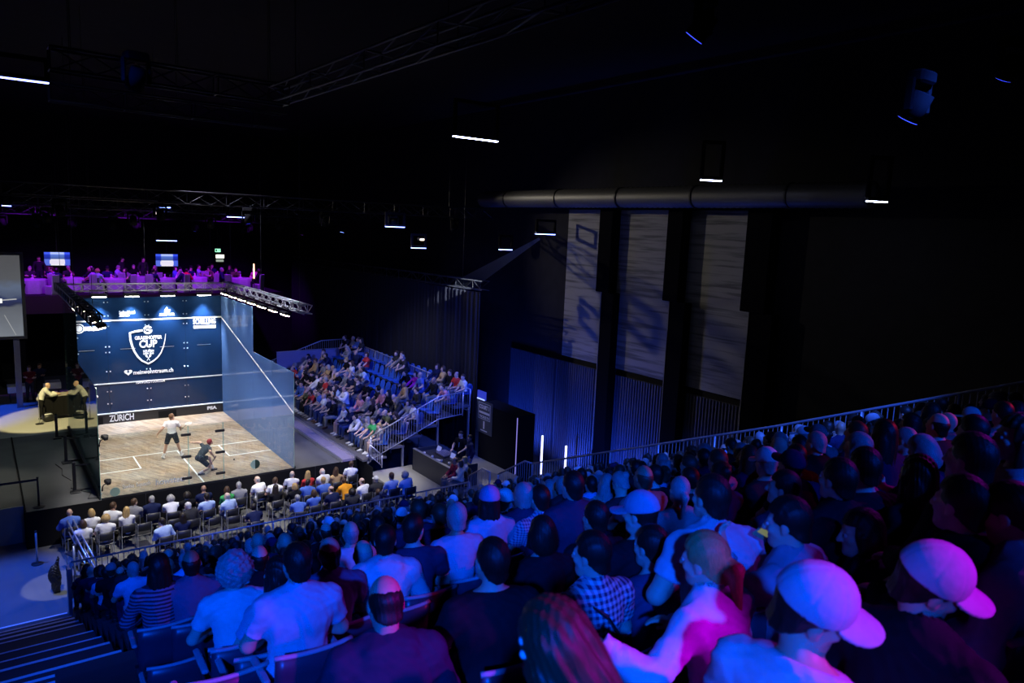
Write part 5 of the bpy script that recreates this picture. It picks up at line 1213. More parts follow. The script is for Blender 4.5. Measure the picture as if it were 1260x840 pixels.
R2 = [(102, 645, 'bob', 'brown', 'white', 'jacket', ''), (131, 637.5, 'curly', 'blond', 'white', 'tee', ''), (155.5, 628.5, 'long', 'blond', 'white', 'long', ''), (231, 622.5, 'short', 'white', 'charcoal', 'jacket', ''), (254.2, 611.5, 'short', 'dark', 'light blue', 'tee', ''), (279.2, 610.5, 'fringe', 'grey', 'light blue', 'polo', ''), (339, 600.5, 'long', 'dark', 'black', 'long', ''), (362.3, 599, 'bob', 'blond', 'black', 'long', ''), (379, 594, 'short', 'dark', 'blue', 'jacket', ''), (397.5, 591, 'short', 'blond', 'blue', 'tee', ''), (423, 590, 'short', 'brown', 'orange', 'jacket', ''), (445, 592, 'fringe', 'brown', 'white', 'tee', ''), (462.5, 590, 'cap', 'grey', 'charcoal', 'jacket', ''), (481.5, 586, 'short', 'brown', 'light blue', 'tee', ''), (497.5, 584, 'curly', 'grey', 'light blue', 'tee', '')]
R3 = [(198.8, 642, 'short', 'dark', 'light blue', 'long', ''), (224.5, 636, 'long', 'dark', 'navy', 'long', ''), (366, 611, 'short', 'grey', 'blue', 'tee', ''), (386, 607, 'bob', 'brown', 'blue', 'long', ''), (407, 602, 'fringe', 'brown', 'navy', 'tee', ''), (433, 605, 'curly', 'dark', 'charcoal', 'long', ''), (465, 604, 'short', 'brown', 'navy', 'jacket', ''), (312, 622, 'short', 'dark', 'navy', 'tee', '')]
for r_i, (row, nm) in enumerate(((R1, 'front'), (R2, 'second'), (R3, 'third'))):
    for j, (px, py, hk, hc, c, top, _) in enumerate(row):
        fz = -.35 if px > 470 else FZ; hz = fz+1.2; p = at(px, py, 'z', hz); fem = hk in ('long', 'bob')
        fg = FIG[rs.choice([7, 8]) if fem else rs.choice([0, 1, 2, 6, 9, 10])]; yaw = rs.uniform(-.12, .12)
        off = rotz(yaw)@fg.J['H']; pos = V(p[0]-off[0], p[1]-off[1], fz)
        seat('stacking_chair', (pos[0], pos[1]-.02, fz), yaw, 'black chair in the %s floor row behind the glass, %s from the left' % (nm, ORD[j]), 'black chairs on the floor')
        person('spectator', fg, pos, yaw, 'spectator, %s, %s floor row behind the court, %s from left' % (describe(hk, hc, c, top), nm, ORD[j]), top, CC[c], hk, HC[hc], 'trousers', rs.choice([(.03, .04, .10), (.02, .02, .02), (.3, .28, .22)]), group='spectators on the floor chairs', capcol=(.5, .5, .5))
for j, (px, py) in enumerate(((213, 650), (262, 648), (286, 646), (304, 644), (128, 664), (176, 655))):
    p = at(px, py, 'z', FZ+.45); seat('stacking_chair', (p[0], p[1], FZ), rs.uniform(-.1, .1), 'empty chair in the back floor row, %s from the left' % ['third', 'fourth', 'fifth', 'sixth', 'first', 'second'][j], 'empty floor chairs')
# seated trio and the crew at the desk
trio = [(559.5, 567, 'fringe', 'brown', 'maroon', 'long', 'balding person in maroon sweater seated beside the control desk'), (566, 571, 'bob', 'brown', 'cream', 'long', 'brown haired person in cream top seated beside the maroon sweater'), (571, 566, 'long', 'blond', 'cream', 'jacket', 'blond person in pale jacket seated last in line by the desk')]
for j, (px, py, hk, hc, c, top, lab) in enumerate(trio):
    p = at(px, py, 'z', -.35+1.2); fg = FIG[(0, 8, 7)[j]]; yaw = 1.35; off = rotz(yaw)@fg.J['H']; pos = V(p[0]-off[0], p[1]-off[1], -.35)
    seat('stacking_chair', (pos[0]+.02, pos[1], -.35), yaw, ('black chair under the person in maroon', 'black chair under the brown haired person by the desk', 'black chair under the blond person by the desk')[j], 'chairs by the desk')
    person('spectator', fg, pos, yaw, lab, top, CC[c], hk, HC[hc], 'trousers', (.10, .10, .11))
STAND = Figure(h=.011, pelvis=(0, 0, .95), lean=3, head=(0, 12, 0), wr=[(-.22, .28, 1.02), (.22, .28, 1.02)], hd=[(.2, .9, -.2), (-.2, .9, -.2)], ank=[(-.12, 0, .085), (.12, .03, .085)], kpole=[(0, 1, 0), (0, 1, 0)])
STAND2 = Figure(h=.011, pelvis=(0, 0, .95), lean=2, head=(20, 4, 0), wr=[(-.26, .02, .88), (.26, .05, .88)], hd=[(0, .2, -1), (0, .2, -1)], hn=[(1, 0, 0), (-1, 0, 0)], ank=[(-.11, 0, .085), (.12, .05, .085)], kpole=[(0, 1, 0), (0, 1, 0)])
FOLD = Figure(h=.011, pelvis=(0, 0, .95), lean=-2, head=(-15, 6, 0), wr=[(.12, .22, 1.22), (-.12, .25, 1.18)], pole=[(-1, -.1, -.8), (1, -.1, -.8)], hd=[(.9, -.1, .1), (-.9, -.1, .1)], hn=[(0, -1, 0), (0, -1, 0)], ank=[(-.12, 0, .085), (.12, .03, .085)], kpole=[(0, 1, 0), (0, 1, 0)])
for px, py, fg, yaw, top, c, pc, lab in ((567, 534, STAND, 1.9, 'tee', 'black', (.02, .02, .02), 'standing technician in black with a lanyard behind the control desk'), (578, 538.5, STAND2, 1.2, 'jacket', 'navy', (.12, .18, .45), 'standing technician in navy jacket and jeans at right of the desk')):
    p = at(px, py, 'z', -.35+1.62); off = rotz(yaw)@fg.J['H']; o = person('technician', fg, (p[0]-off[0], p[1]-off[1], -.35), yaw, lab, top, CC[c], 'fade', HC['dark'], 'trousers', pc)
    if top == 'tee': MB().tube([V(-.05, .05, 1.5), V(-.02, .14, 1.3), V(0, .15, 1.12), V(.02, .14, 1.3), V(.05, .05, 1.5)], .006, 5).build('lanyard', TABLEW, o)
# backstage
for px, py, fg, yaw, top, c, lab in ((35.5, 453, FOLD, PI, 'long', 'maroon', 'backstage person in maroon sweater standing with folded arms'), (48.5, 450, FOLD, PI-.3, 'jacket', 'navy', 'backstage person in dark jacket standing right of the maroon sweater')):
    p = at(px, py, 'z', 1.62); person('backstage_person', fg, (p[0], p[1], 0), yaw, lab, top, CC[c], 'short', HC['brown'], 'trousers', (.03, .03, .05))
PRES = Figure(h=.010, pelvis=(0, 0, .95), lean=34, head=(-6, 6, 0), wr=[(-.12, .66, 1.12), (.1, .62, 1.12)], pole=[(-1, -.2, -1), (1, -.2, -1)], hd=[(.4, .9, 0), (-.4, .9, 0)], ank=[(-.12, -.02, .085), (.12, .1, .085)], kpole=[(0, 1, 0), (0, 1, 0)])
p = at(59, 475.6, 'z', 1.48); off = rotz(-PI/2+.1)@PRES.J['H']
person('presenter', PRES, (p[0]-off[0], p[1]-off[1], 0), -PI/2+.1, 'bald presenter in pale jacket leaning on the draped table in warm light', 'jacket', (.62, .62, .58), 'bald', HC['grey'], 'trousers', (.015, .015, .015), skin=SKINS[0])
# players
P1 = Figure(h=.010, pelvis=(0, 0, .93), lean=6, turn=-16, head=(-34, 6, 0), wr=[(-.50, .02, .96), (.34, .30, .98)], pole=[(-.2, -1, -.1), (1, -.6, -.8)], hd=[(-.3, .1, -1), (.3, .9, .05)], hn=[(1, 0, 0), (-1, 0, 0)], ank=[(-.32, -.06, .085), (.32, .06, .085)], kpole=[(-.2, 1, 0), (.2, 1, 0)], toe=[(-.3, 1, 0), (.5, .9, 0)], curl=75)
def racket(parent, w, d, n, label):
    d = nrm(d); n = nrm(n-d*(n@d)); s = np.cross(d, n); r = empty('racket', w, 0, label, 'racket', None)
    MB().cyl(-d*.08, d*.14, .016, n=8).build('grip', BLACK, r); MB().cyl(d*.14, d*.44, .008, n=6).build('shaft', BLACK, r)
    c = d*.57; ring = [c+d*.15*math.cos(t)+s*.11*math.sin(t) for t in np.linspace(0, 2*PI, 22)]; MB().tube(ring, .009, 6).build('racket_frame', mat('racket_white', (.7, .75, .6), .4), r, True)
    q = MB()
    for u in np.linspace(-.85, .85, 11):
        h = math.sqrt(1-u*u); q.cyl(c+s*.11*u-d*.15*h, c+s*.11*u+d*.15*h, .0018, n=3); q.cyl(c+d*.15*u-s*.11*h, c+d*.15*u+s*.11*h, .0018, n=3)
    q.build('strings', mat('strings', (.8, .8, .75), .5), r); return r
p1pos = V(2.86, 3.47, .015); o = person('squash_player', P1, p1pos, -.12, 'squash player in white T-shirt and dark shorts standing with his back turned', 'tee', (.85, .85, .85), 'fade', (.2, .1, .05), 'shorts', (.015, .018, .03), skin=(.55, .32, .22), shoecol=(.75, .75, .75), socks=(.8, .8, .8))
wl = p1pos+rotz(-.12)@(P1.J['W'][1]+P1.J['hd'][1]*.09); racket(None, wl, rotz(-.12)@V(.55, .85, .15), V(0, 0, 1), 'squash racket in the hand of the player in white')
y2 = -1.25; f1, f2 = at(246, 585, 'z', 0), at(262, 579, 'z', 0); pc_ = at(246, 563.5, 'y', 1.25); hd2 = at(263, 541.5, 'y', 1.3); hl, hr_ = at(237.5, 544.5, 'y', 1.75), at(263, 561, 'y', .95)
p2pos = V(pc_[0], pc_[1], .015); loc2 = lambda q: tuple(rotz(-y2)@(V(*q)-p2pos))
a1, a2 = loc2(f1), loc2(f2)
P2 = Figure(h=.010, pelvis=(0, 0, pc_[2]), lean=48, head=(10, -22, 0), wr=[loc2(hl), loc2(hr_)], pole=[(-1, -.4, .4), (1, -.2, -.6)], hd=[(-.8, -.5, .2), (.2, .4, -1)], hn=[(0, 0, -1), (-1, 0, 0)], ank=[(a2[0], a2[1], .085), (a1[0], a1[1], .085)], kpole=[(-.1, 1, .2), (.1, 1, .2)], toe=[(0, 1, 0), (.2, 1, 0)], curl=70)
o = person('squash_player', P2, p2pos, y2, 'squash player in dark kit with red hair band lunging to the right', 'tee', (.035, .045, .06), 'short', (.35, .02, .03), 'shorts', (.015, .02, .04), skin=(.62, .38, .28), shoecol=(.06, .06, .07), socks=(.75, .75, .75))
wq = p2pos+rotz(y2)@(P2.J['W'][1]+P2.J['hd'][1]*.08); racket(None, wq, at(251, 585, 'y', .9)-wq, V(0, 1, .3), 'squash racket held low by the lunging player')
bl = MB().ball(at(288, 565, 'z', .03)+V(0, 0, .0), .03); tag(bl.build('squash_ball', mat('ball_dark', (.02, .02, .02), .6), None, True), 'small dark squash ball on the court floor', 'ball')
# dinner guests
gk = 0
for i, (x, y) in enumerate(btab):
    for a_ in (.5, 1.6, 2.7, -2.3, -.6):
        if rs.random() < .18: continue
        if a_ < 0 and rs.random() < .35: continue
        fem, hk, hc, top, c, fi = look(rs); r_ = 1.12; px_, py_ = x+r_*math.cos(a_), y+r_*math.sin(a_); yaw = a_+PI/2
        w_ = 'left' if math.cos(a_) < -.3 else 'right' if math.cos(a_) > .3 else 'far'
        person('dinner_guest', FIG[fi], (px_, py_, BZ), yaw, 'dinner guest, %s, %s %s side of %s balcony table' % (describe(hk, hc, c, top), 'back' if a_ > 0 else 'front', w_, ORD[i]), top, CC[c], hk, HC[hc], 'trousers', (.02, .02, .03), group='dinner guests on the balcony', legs=True, capcol=CC['black'])
        seat('stacking_chair', (px_, py_, BZ), yaw, 'black chair at %s balcony table, %s %s side' % (ORD[i], 'back' if a_ > 0 else 'front', w_), 'chairs on the balcony'); gk += 1
for i, px in enumerate((48, 150, 176)):
    p = at(px, 322+i*1.5, 'y', 23.2); person('dinner_guest', STAND2, (p[0], 23.2, BZ), PI+rs.uniform(-1, 1), 'standing guest at the back of the balcony, %s from left' % ORD[i], 'long', CC['charcoal'], 'short', HC['dark'], 'trousers', (.02, .02, .03), group='standing guests')

# ------------------------------------------------------------------ near grandstand
NP, SLOPE, Y0, Z0 = .875, .423, -5.65, -1.06
rowY = lambda k: Y0-NP*k
rowZ = lambda k: Z0+NP*SLOPE*k
NT = mat('stand_tread', (.035, .035, .042), .75, scale=4)
ns = empty('near_grandstand', (4.5, -15, FZ), 0, 'large raked near grandstand facing the back glass wall', 'grandstand')
for k in range(25):
    xl = -1.36 if k < 13 else -2.45; y1 = rowY(k)+.57; y0 = y1-NP-.05; z = rowZ(k)
    MB().bx(xl, 11.1, y0, y1, z-.1, z).build('tread', NT, ns, loc=(-4.5, 15, -FZ)); MB().bx(xl, 11.1, y1-.03, y1, (rowZ(k-1) if k else FZ), z-.1).build('riser', BLACKMATT, ns, loc=(-4.5, 15, -FZ))
for x in (-1.3, 3, 7, 11):
    for y, k in ((-9, 3), (-14, 9), (-19, 14)): MB().bx(x-.06, x+.06, y-.06, y+.06, FZ, rowZ(k)-.2).build('support_leg', DARKALU, ns, loc=(-4.5, 15, -FZ))
MB().bx(-1.44, -1.36, -5.25, -4.9, FZ, .12).build('corner_panel', mat('corner_panel', (.25, .26, .32), .5), ns, loc=(-4.5, 15, -FZ))
ais = empty('aisle_stairs', (-3.8, -10, FZ), 0, 'wide stairs with pale blue lit nosings left of the near stand', 'stairs')
NOSE = mat('nosing', (.8, .8, .85), .4)
ys = [-5.02, -6.25, -7.0, -7.93, -8.91, -10.8, -12.07, -13.14, -14.45, -15.1, -15.66, -16.75, -17.7]
az = lambda y: -1.2+.405*(-4.9-y)
for i, y in enumerate(ys):
    y_n = ys[i+1] if i+1 < len(ys) else -19; z = az(y)
    t = MB().bx(-9, -1.45 if y > -16.5 else -2.55, y_n-.02, y, FZ, z).build('step', NT, ais, loc=(3.8, 10, -FZ))
    MB().bx(-8.98, -1.47 if y > -16.5 else -2.57, y-.06 if i not in (4, 5, 6) else y-.035, y+.004, z-.03, z+.006).build('nosing', NOSE, t)
guard_rail('guard_rail', [(-1.33, -4.97, .19), (11.05, -4.97, .22)], .92, 'blue lit guard rail along the front of the near stand', step=.13)
guard_rail('guard_rail', [at(655, 570, 'x', 11.05), at(950, 525, 'x', 11.05), at(1262, 469.7, 'x', 11.05), at(1330, 452, 'x', 11.05)], .95, 'long blue lit guard rail climbing the right edge of the near stand')
guard_rail('guard_rail', [at(613, 583, 'x', 11.05), at(646, 567, 'x', 11.05), at(655, 570, 'x', 11.05)], .8, 'short peaked rail at the foot of the long right rail')
guard_rail('guard_rail', [at(576, 586, 'x', 11.05), at(594, 576, 'x', 11.05), at(603, 581, 'x', 11.05)], .75, 'short peaked rail nearest the control desk')
hr0 = at(82, 640, 'z', -.2); hr1 = at(113, 688, 'z', -.25)
for i, dx in enumerate((0, .16)):
    a, b = V(hr0[0]+dx, hr0[1], -.18), V(hr1[0]+dx-.05, hr1[1], -.35); r = empty('handrail', a, 0, ('left steel handrail of the folded ramp at the near left chairs', 'right steel handrail of the folded ramp at the near left chairs')[i], 'rail', 'steel handrails')
    MB().tube([V(0, 0, 0), b-a], .025).build('top_tube', STEEL, r, True); MB().tube([V(0, 0, -.3), b-a+V(0, 0, -.3)], .02).build('lower_tube', STEEL, r, True)
    for t in (0.02, .5, .98): q = (b-a)*t; MB().cyl(q, (q[0], q[1], FZ-a[2]), .022, n=8).build('post', STEEL, r)
seat('stacking_chair', (-.95, -2.2, FZ), .4, 'empty chair under blue light beside the steel handrails', 'empty floor chairs')
stanchion((-1.08, -2.9, FZ), 1.0, 'steel barrier post beside the folded ramp handrails', STEEL)

# ------------------------------------------------------------------ people close to the camera
PLAID = pattern_cloth('plaid_cloth', 'plaid', (.03, .03, .10), (.62, .6, .68), 9); PLAID2 = pattern_cloth('check_cloth', 'plaid', (.06, .08, .2), (.5, .52, .6), 13)
STRIPE = pattern_cloth('striped_cloth', 'stripe', (.02, .02, .04), (.15, .16, .25), 9); SHINY = pattern_cloth('striped_jacket_cloth', 'stripe', (.05, .05, .09), (.7, .7, .75), 5); STRIPEW = pattern_cloth('white_striped_cloth', 'stripe', (.12, .12, .2), (.7, .7, .75), 24)
LB, LT, DK, NV = (.36, .40, .52), (.62, .62, .70), (.012, .012, .016), (.03, .035, .08)
down = [(-.13, .28, .66), (.13, .28, .66)]
NEAR = [
 # label, px, py, head width, yaw offset, pose, top, colour, hair, hair colour, extra
 ('man with balding head in plain dark blue polo on the left aisle side', 235, 692, 24, 0, dict(lean=10, girth=1.1), 'polo', (.10, .12, .20), 'fringe', 'dark', {}),
 ('long haired spectator in faintly striped dark top at the left aisle', 196, 697, 23, 0, dict(lean=4, female=True), 'long', NV, 'long', 'dark', dict(topmat=STRIPE)),
 ('spectator with big curly hair and pale top', 288, 698, 30, 0, dict(lean=4, female=True), 'tee', LT, 'curly', 'grey', {}),
 ('balding man in black suit jacket right of the curly hair', 319, 686, 22, 0, dict(lean=4), 'jacket', DK, 'fringe', 'dark', {}),
 ('balding man directly in front of the black suit jacket', 317, 667, 18, 0, dict(lean=2), 'tee', NV, 'bald', 'dark', {}),
 ('man with shiny bald head between curly hair and blue shirt', 350, 668, 20, 0, dict(lean=4), 'tee', NV, 'bald', 'dark', {}),
 ('broad man in bright blue lit polo shirt, back squarely to the camera', 365, 692, 37, 0, dict(lean=3, girth=1.2, head=(8, 0, 0)), 'polo', (.50, .54, .66), 'short', 'dark', {}),
 ('woman with dark long hair just left of the bright blue polo', 341, 706, 33, .15, dict(lean=6, female=True, head=(15, 0, 0)), 'tee', LB, 'long', 'dark', {}),
 ('balding man in dark blue polo right of the bright blue polo', 405, 680, 31, 0, dict(lean=4, girth=1.08), 'polo', (.09, .10, .19), 'fringe', 'dark', {}),
 ('bald man behind another bald man, upper of the two', 431, 655, 22, 0, dict(lean=2), 'tee', LT, 'fringe', 'grey', {}),
 ('bald man with white shirt left of the white hoodie', 446, 681, 27, 0, dict(lean=2), 'tee', LT, 'fringe', 'grey', {}),
 ('man in pale hoodie with the hood down, dark hair', 474, 665, 28, -.12, dict(lean=8, girth=1.1, head=(-12, 6, 0)), 'hoodie', LT, 'short', 'dark', {}),
 ('bald man in dark hooded top, magenta sheen on his crown', 474, 742, 45, -.1, dict(lean=10, girth=1.15, head=(0, 24, 0)), 'hoodie', (.03, .03, .06), 'fringe', 'dark', {}),
 ('man in black T-shirt with cropped dark hair and magenta lit neck', 605, 690, 46, -.1, dict(lean=2, girth=1.18, head=(6, -2, 0)), 'tee', DK, 'fade', 'dark', {}),
 ('man with dark hair glancing right, in front of the black T-shirt', 509, 650, 27, -.1, dict(lean=6, head=(-35, 0, 0)), 'tee', NV, 'short', 'dark', {}),
 ('dark haired man farther along, left of the pale sweater', 513, 628, 19, 0, dict(lean=4), 'tee', NV, 'short', 'brown', {}),
 ('person with pale short hair in light sweater', 561, 636, 24, 0, dict(lean=4, female=True), 'long', LB, 'short', 'grey', {}),
 ('brown haired person behind the light sweater', 540, 633, 20, 0, dict(lean=4), 'tee', NV, 'short', 'brown', {}),
 ('woman in a violet lit cap with long dark hair and light jacket', 602, 616, 25, -.1, dict(lean=6, female=True, head=(-15, 0, 0)), 'jacket', LB, 'longcap', 'dark', dict(capcol=(.5, .3, .5))),
 ('grey haired person seated low beside the woman in cap', 587, 652, 24, 0, dict(lean=10, head=(0, 20, 0)), 'tee', LB, 'bob', 'grey', {}),
 ('man in dark jacket with grey hair left of the checked shirt', 643, 610, 22, 0, dict(lean=3, girth=1.1), 'jacket', NV, 'short', 'grey', {}),
 ('man in pale checked shirt in the middle of the stand', 664, 613, 23, 0, dict(lean=6, girth=1.1), 'polo', LB, 'short', 'dark', dict(topmat=PLAID2)),
 ('man in dark plain jacket right of the pale checked shirt', 704, 598, 25, 0, dict(lean=4, girth=1.2), 'jacket', (.03, .035, .07), 'short', 'dark', {}),
 ('dark haired person in black below the checked shirt', 666, 656, 34, 0, dict(lean=4, female=True), 'long', DK, 'bob', 'dark', {}),
 ('man with cropped black hair above the violet plaid shirt', 732, 637, 30, 0, dict(lean=4), 'tee', DK, 'fade', 'dark', {}),
 ('man in violet lit plaid shirt with a dark strap', 727, 682, 43, .12, dict(lean=6, head=(18, 6, 0)), 'polo', LB, 'short', 'dark', dict(topmat=PLAID, strap=True)),
 ('person in a pale blue cap and black top in the middle right', 787, 632, 32, -.05, dict(lean=6, head=(25, 6, 0)), 'tee', DK, 'cap', 'dark', dict(capcol=(.35, .38, .5))),
 ('man in dark blue T-shirt between the cap and the ponytail', 800, 672, 38, 0, dict(lean=12, head=(10, 6, 0)), 'tee', (.05, .06, .12), 'short', 'dark', {}),
 ('big man in pale shirt with a dark strap leaning forward', 874, 612, 42, -.25, dict(lean=20, girth=1.28, head=(14, 0, 0)), 'polo', (.50, .50, .60), 'short', 'dark', dict(strap=True)),
 ('woman with blond ponytail and pale jacket reaching to the left', 866, 688, 48, .22, dict(lean=16, female=True, head=(8, 8, -6), wr=[(-.50, .32, .84), (.12, .36, .7)], pole=[(-.6, -.5, -1), (1, -.3, -.6)], hd=[(-.8, .6, .1), (-.3, .9, 0)]), 'jacket', LT, 'ponytail', 'blond', {}),
 ('man in dark blue T-shirt with pink lit ear, right of the big pale shirt', 963, 600, 28, 0, dict(lean=4, head=(28, 0, 0), girth=1.1), 'tee', (.06, .07, .14), 'short', 'dark', {}),
 ('person in dark beanie like hair holding up a phone', 968, 643, 40, .3, dict(lean=8, head=(10, 10, 0), wr=[(-.14, .33, 1.02), (.12, .30, .7)], pole=[(-1, -.2, -1), (1, -.3, -.6)], hd=[(.1, .4, .9), (-.3, .9, 0)], hn=[(.2, -1, .2), (0, 0, -1)], curl=55), 'jacket', (.35, .3, .4), 'short', 'dark', {}),
 ('man in pale cap and bright magenta lit T-shirt looking right', 1002, 750, 68, -1.35, dict(lean=6, head=(-42, 16, 20), girth=1.1), 'tee', (.62, .58, .64), 'cap', 'dark', dict(capcol=(.42, .40, .48))),
 ('man in pale cap and black jacket with striped sleeve, far right', 1147, 718, 60, -1.5, dict(lean=10, head=(-35, 18, 20), girth=1.05), 'jacket', DK, 'cap', 'dark', dict(capcol=(.46, .44, .52), sleeve=True)),
 ('person with magenta lit cheek and dark hair between the two pale caps', 1058, 655, 38, .5, dict(lean=10, head=(25, 10, 0)), 'jacket', (.03, .03, .04), 'bob', 'dark', {}),
 ('woman with long straight dark hair, upper right of the stand', 1128, 585, 42, -.1, dict(lean=2, female=True, head=(-10, 0, 0)), 'long', DK, 'long', 'dark', {}),
 ('dark haired man in black behind the right pale cap', 1062, 575, 38, -.2, dict(lean=4), 'tee', DK, 'short', 'dark', {}),
 ('tall dark haired person at the right below the rail', 1030, 590, 36, 0, dict(lean=4), 'jacket', DK, 'short', 'dark', {}),
 ('person in striped shiny jacket at the right edge of the picture', 1240, 632, 48, .2, dict(lean=18, head=(0, 20, 0)), 'jacket', LB, 'short', 'dark', dict(sleeve=True)),
 ('person in red lit top at the far right below the rail', 1250, 538, 36, .5, dict(lean=4, female=True, head=(20, 0, 0)), 'long', (.6, .3, .35), 'long', 'brown', {}),
 ('dark haired man at the right, left of the red lit top', 1192, 565, 42, 0, dict(lean=4, girth=1.1), 'jacket', DK, 'short', 'dark', {}),
 ('dark haired person in black next to the striped shiny jacket', 1180, 620, 46, 0, dict(lean=4), 'hoodie', DK, 'short', 'dark', {}),
 ('woman closest to the camera with long magenta lit hair and two hairpins', 690, 800, 84, -.55, dict(lean=8, female=True, head=(10, 14, -24)), 'long', (.3, .32, .42), 'long', 'brown', dict(pins=True)),
]
placed = []
def tread_at(y): return rowZ(int(round((Y0-y)/NP)))
for lab, px, py, w_, dyaw, pose, top, col, hk, hc, ex in NEAR:
    base = 908*.18/w_; yaw = -.15+dyaw; best = None
    kw = dict(pose); kw.setdefault('wr', down); lean_ = kw.get('lean', 4)
    H0 = joints(pelvis=(0, 0, .55), **kw)['H']
    for f in np.linspace(.88, 1.14, 27):
        P = at_depth(px, py, base*f); off = rotz(yaw)@H0; y_h = P[1]-off[1]; dz = P[2]-tread_at(y_h)-H0[2]
        sc = abs(dz)+abs(f-1)*.25
        if best is None or sc < best[0]: best = (sc, P, off, y_h, dz)
    _, P, off, y_h, dz = best; dzc = max(-.12, min(.16, dz)); rz_ = P[2]-H0[2]-dzc
    fig = Figure(h=.008 if w_ > 28 else .010, pelvis=(0, 0, .55+dzc), **kw); pos = V(P[0]-off[0], y_h, tread_at(y_h)); pos[2] = rz_
    hk2 = 'long' if hk == 'longcap' else hk
    o = person('spectator', fig, pos, yaw, lab, top, col, hk2, HC[hc], 'trousers', (.02, .022, .04), group='spectators near the camera', topmat=ex.get('topmat'), capcol=ex.get('capcol'), fine=w_ > 28)
    if hk == 'longcap':
        hm = mat4(fig.J['HR'], fig.J['H']); c_ = child('cap', hair('cap'), o, ex['capcol'], hm); child('cap_brim', hair('brim', True), c_, ex['capcol'])
    T_, N_, C_ = fig.J['T'], fig.J['N'], fig.J['C']
    if ex.get('strap'):
        g_ = fig.J['g']; pts = [N_+T_@V(-.11, .10*g_, -.08), N_+T_@V(-.11, .03, .012), N_+T_@V(-.09, -.075*g_, -.05), C_+T_@V(-.02, -.132*g_-.008, .03), C_+T_@V(.07, -.125*g_-.008, -.10), C_+T_@V(.15, -.05, -.2)]
        b = MB()
        for a_, c_ in zip(pts[:-1], pts[1:]): b.bar(a_, c_, .035, .012)
        b.build('strap', BLACK, o)
    if ex.get('pins'):
        for q in ((-.072, -.05, .075), (-.082, -.045, .045)): MB().ball(fig.J['H']+fig.J['HR']@V(*q), .011).build('hairpin', mat('pearl', (.9, .85, .85), .2), o, True)
    if ex.get('sleeve'):
        for d_ in (-.018, 0, .018):
            b = MB(); S_, E_ = fig.J['S'][1], fig.J['E'][1]; ax_ = nrm(E_-S_); si = nrm(np.cross(ax_, V(0, 1, 0))); ou = nrm(np.cross(si, ax_)); ou = nrm(V(1, 0, .2)-ax_*(V(1, 0, .2)@ax_)); si = np.cross(ax_, ou)
            b.tube([S_+ou*.083+si*d_+ax_*t for t in (0, .09, .18, .26)], .006, 5); b.build('sleeve_stripe', TABLEW, o)
    placed.append((pos[0], pos[1], px, py))
    seat('stand_seat', (pos[0]-math.sin(yaw*.3)*.0, pos[1]-.03, pos[2]+dzc), yaw*.25, 'dark stand seat under the '+' '.join(lab.replace(',', '').split()[:11]), 'seats near the camera')
ph = empty('phone', at_depth(944, 651, 3.72), 0, 'lit mobile phone held up by the dark haired person', 'phone'); ph.rotation_euler = (.5, .5, -.6)
MB().box((0, 0, 0), (.075, .012, .15), None, .005).build('phone_case', mat('phone_case', (.35, .4, .2), .4), ph); MB().box((0, -.0065, .01), (.06, .002, .10)).build('screen', emis('phone_glow', (.65, .75, .4), .22), ph)
# empty seats in front of the camera at the left
for j, (px, py, dep) in enumerate(((288, 800, 5.6), (322, 812, 4.9), (212, 822, 6.6), (350, 800, 5.2), (270, 840, 4.6))):
    p = at_depth(px, py, dep); seat('stand_seat', (p[0], p[1], p[2]-.62), -.05, 'empty dark stand seat left of the bright blue polo, %s of five' % ['the largest', 'right', 'far left', 'hidden', 'lowest'][j], 'empty stand seats')
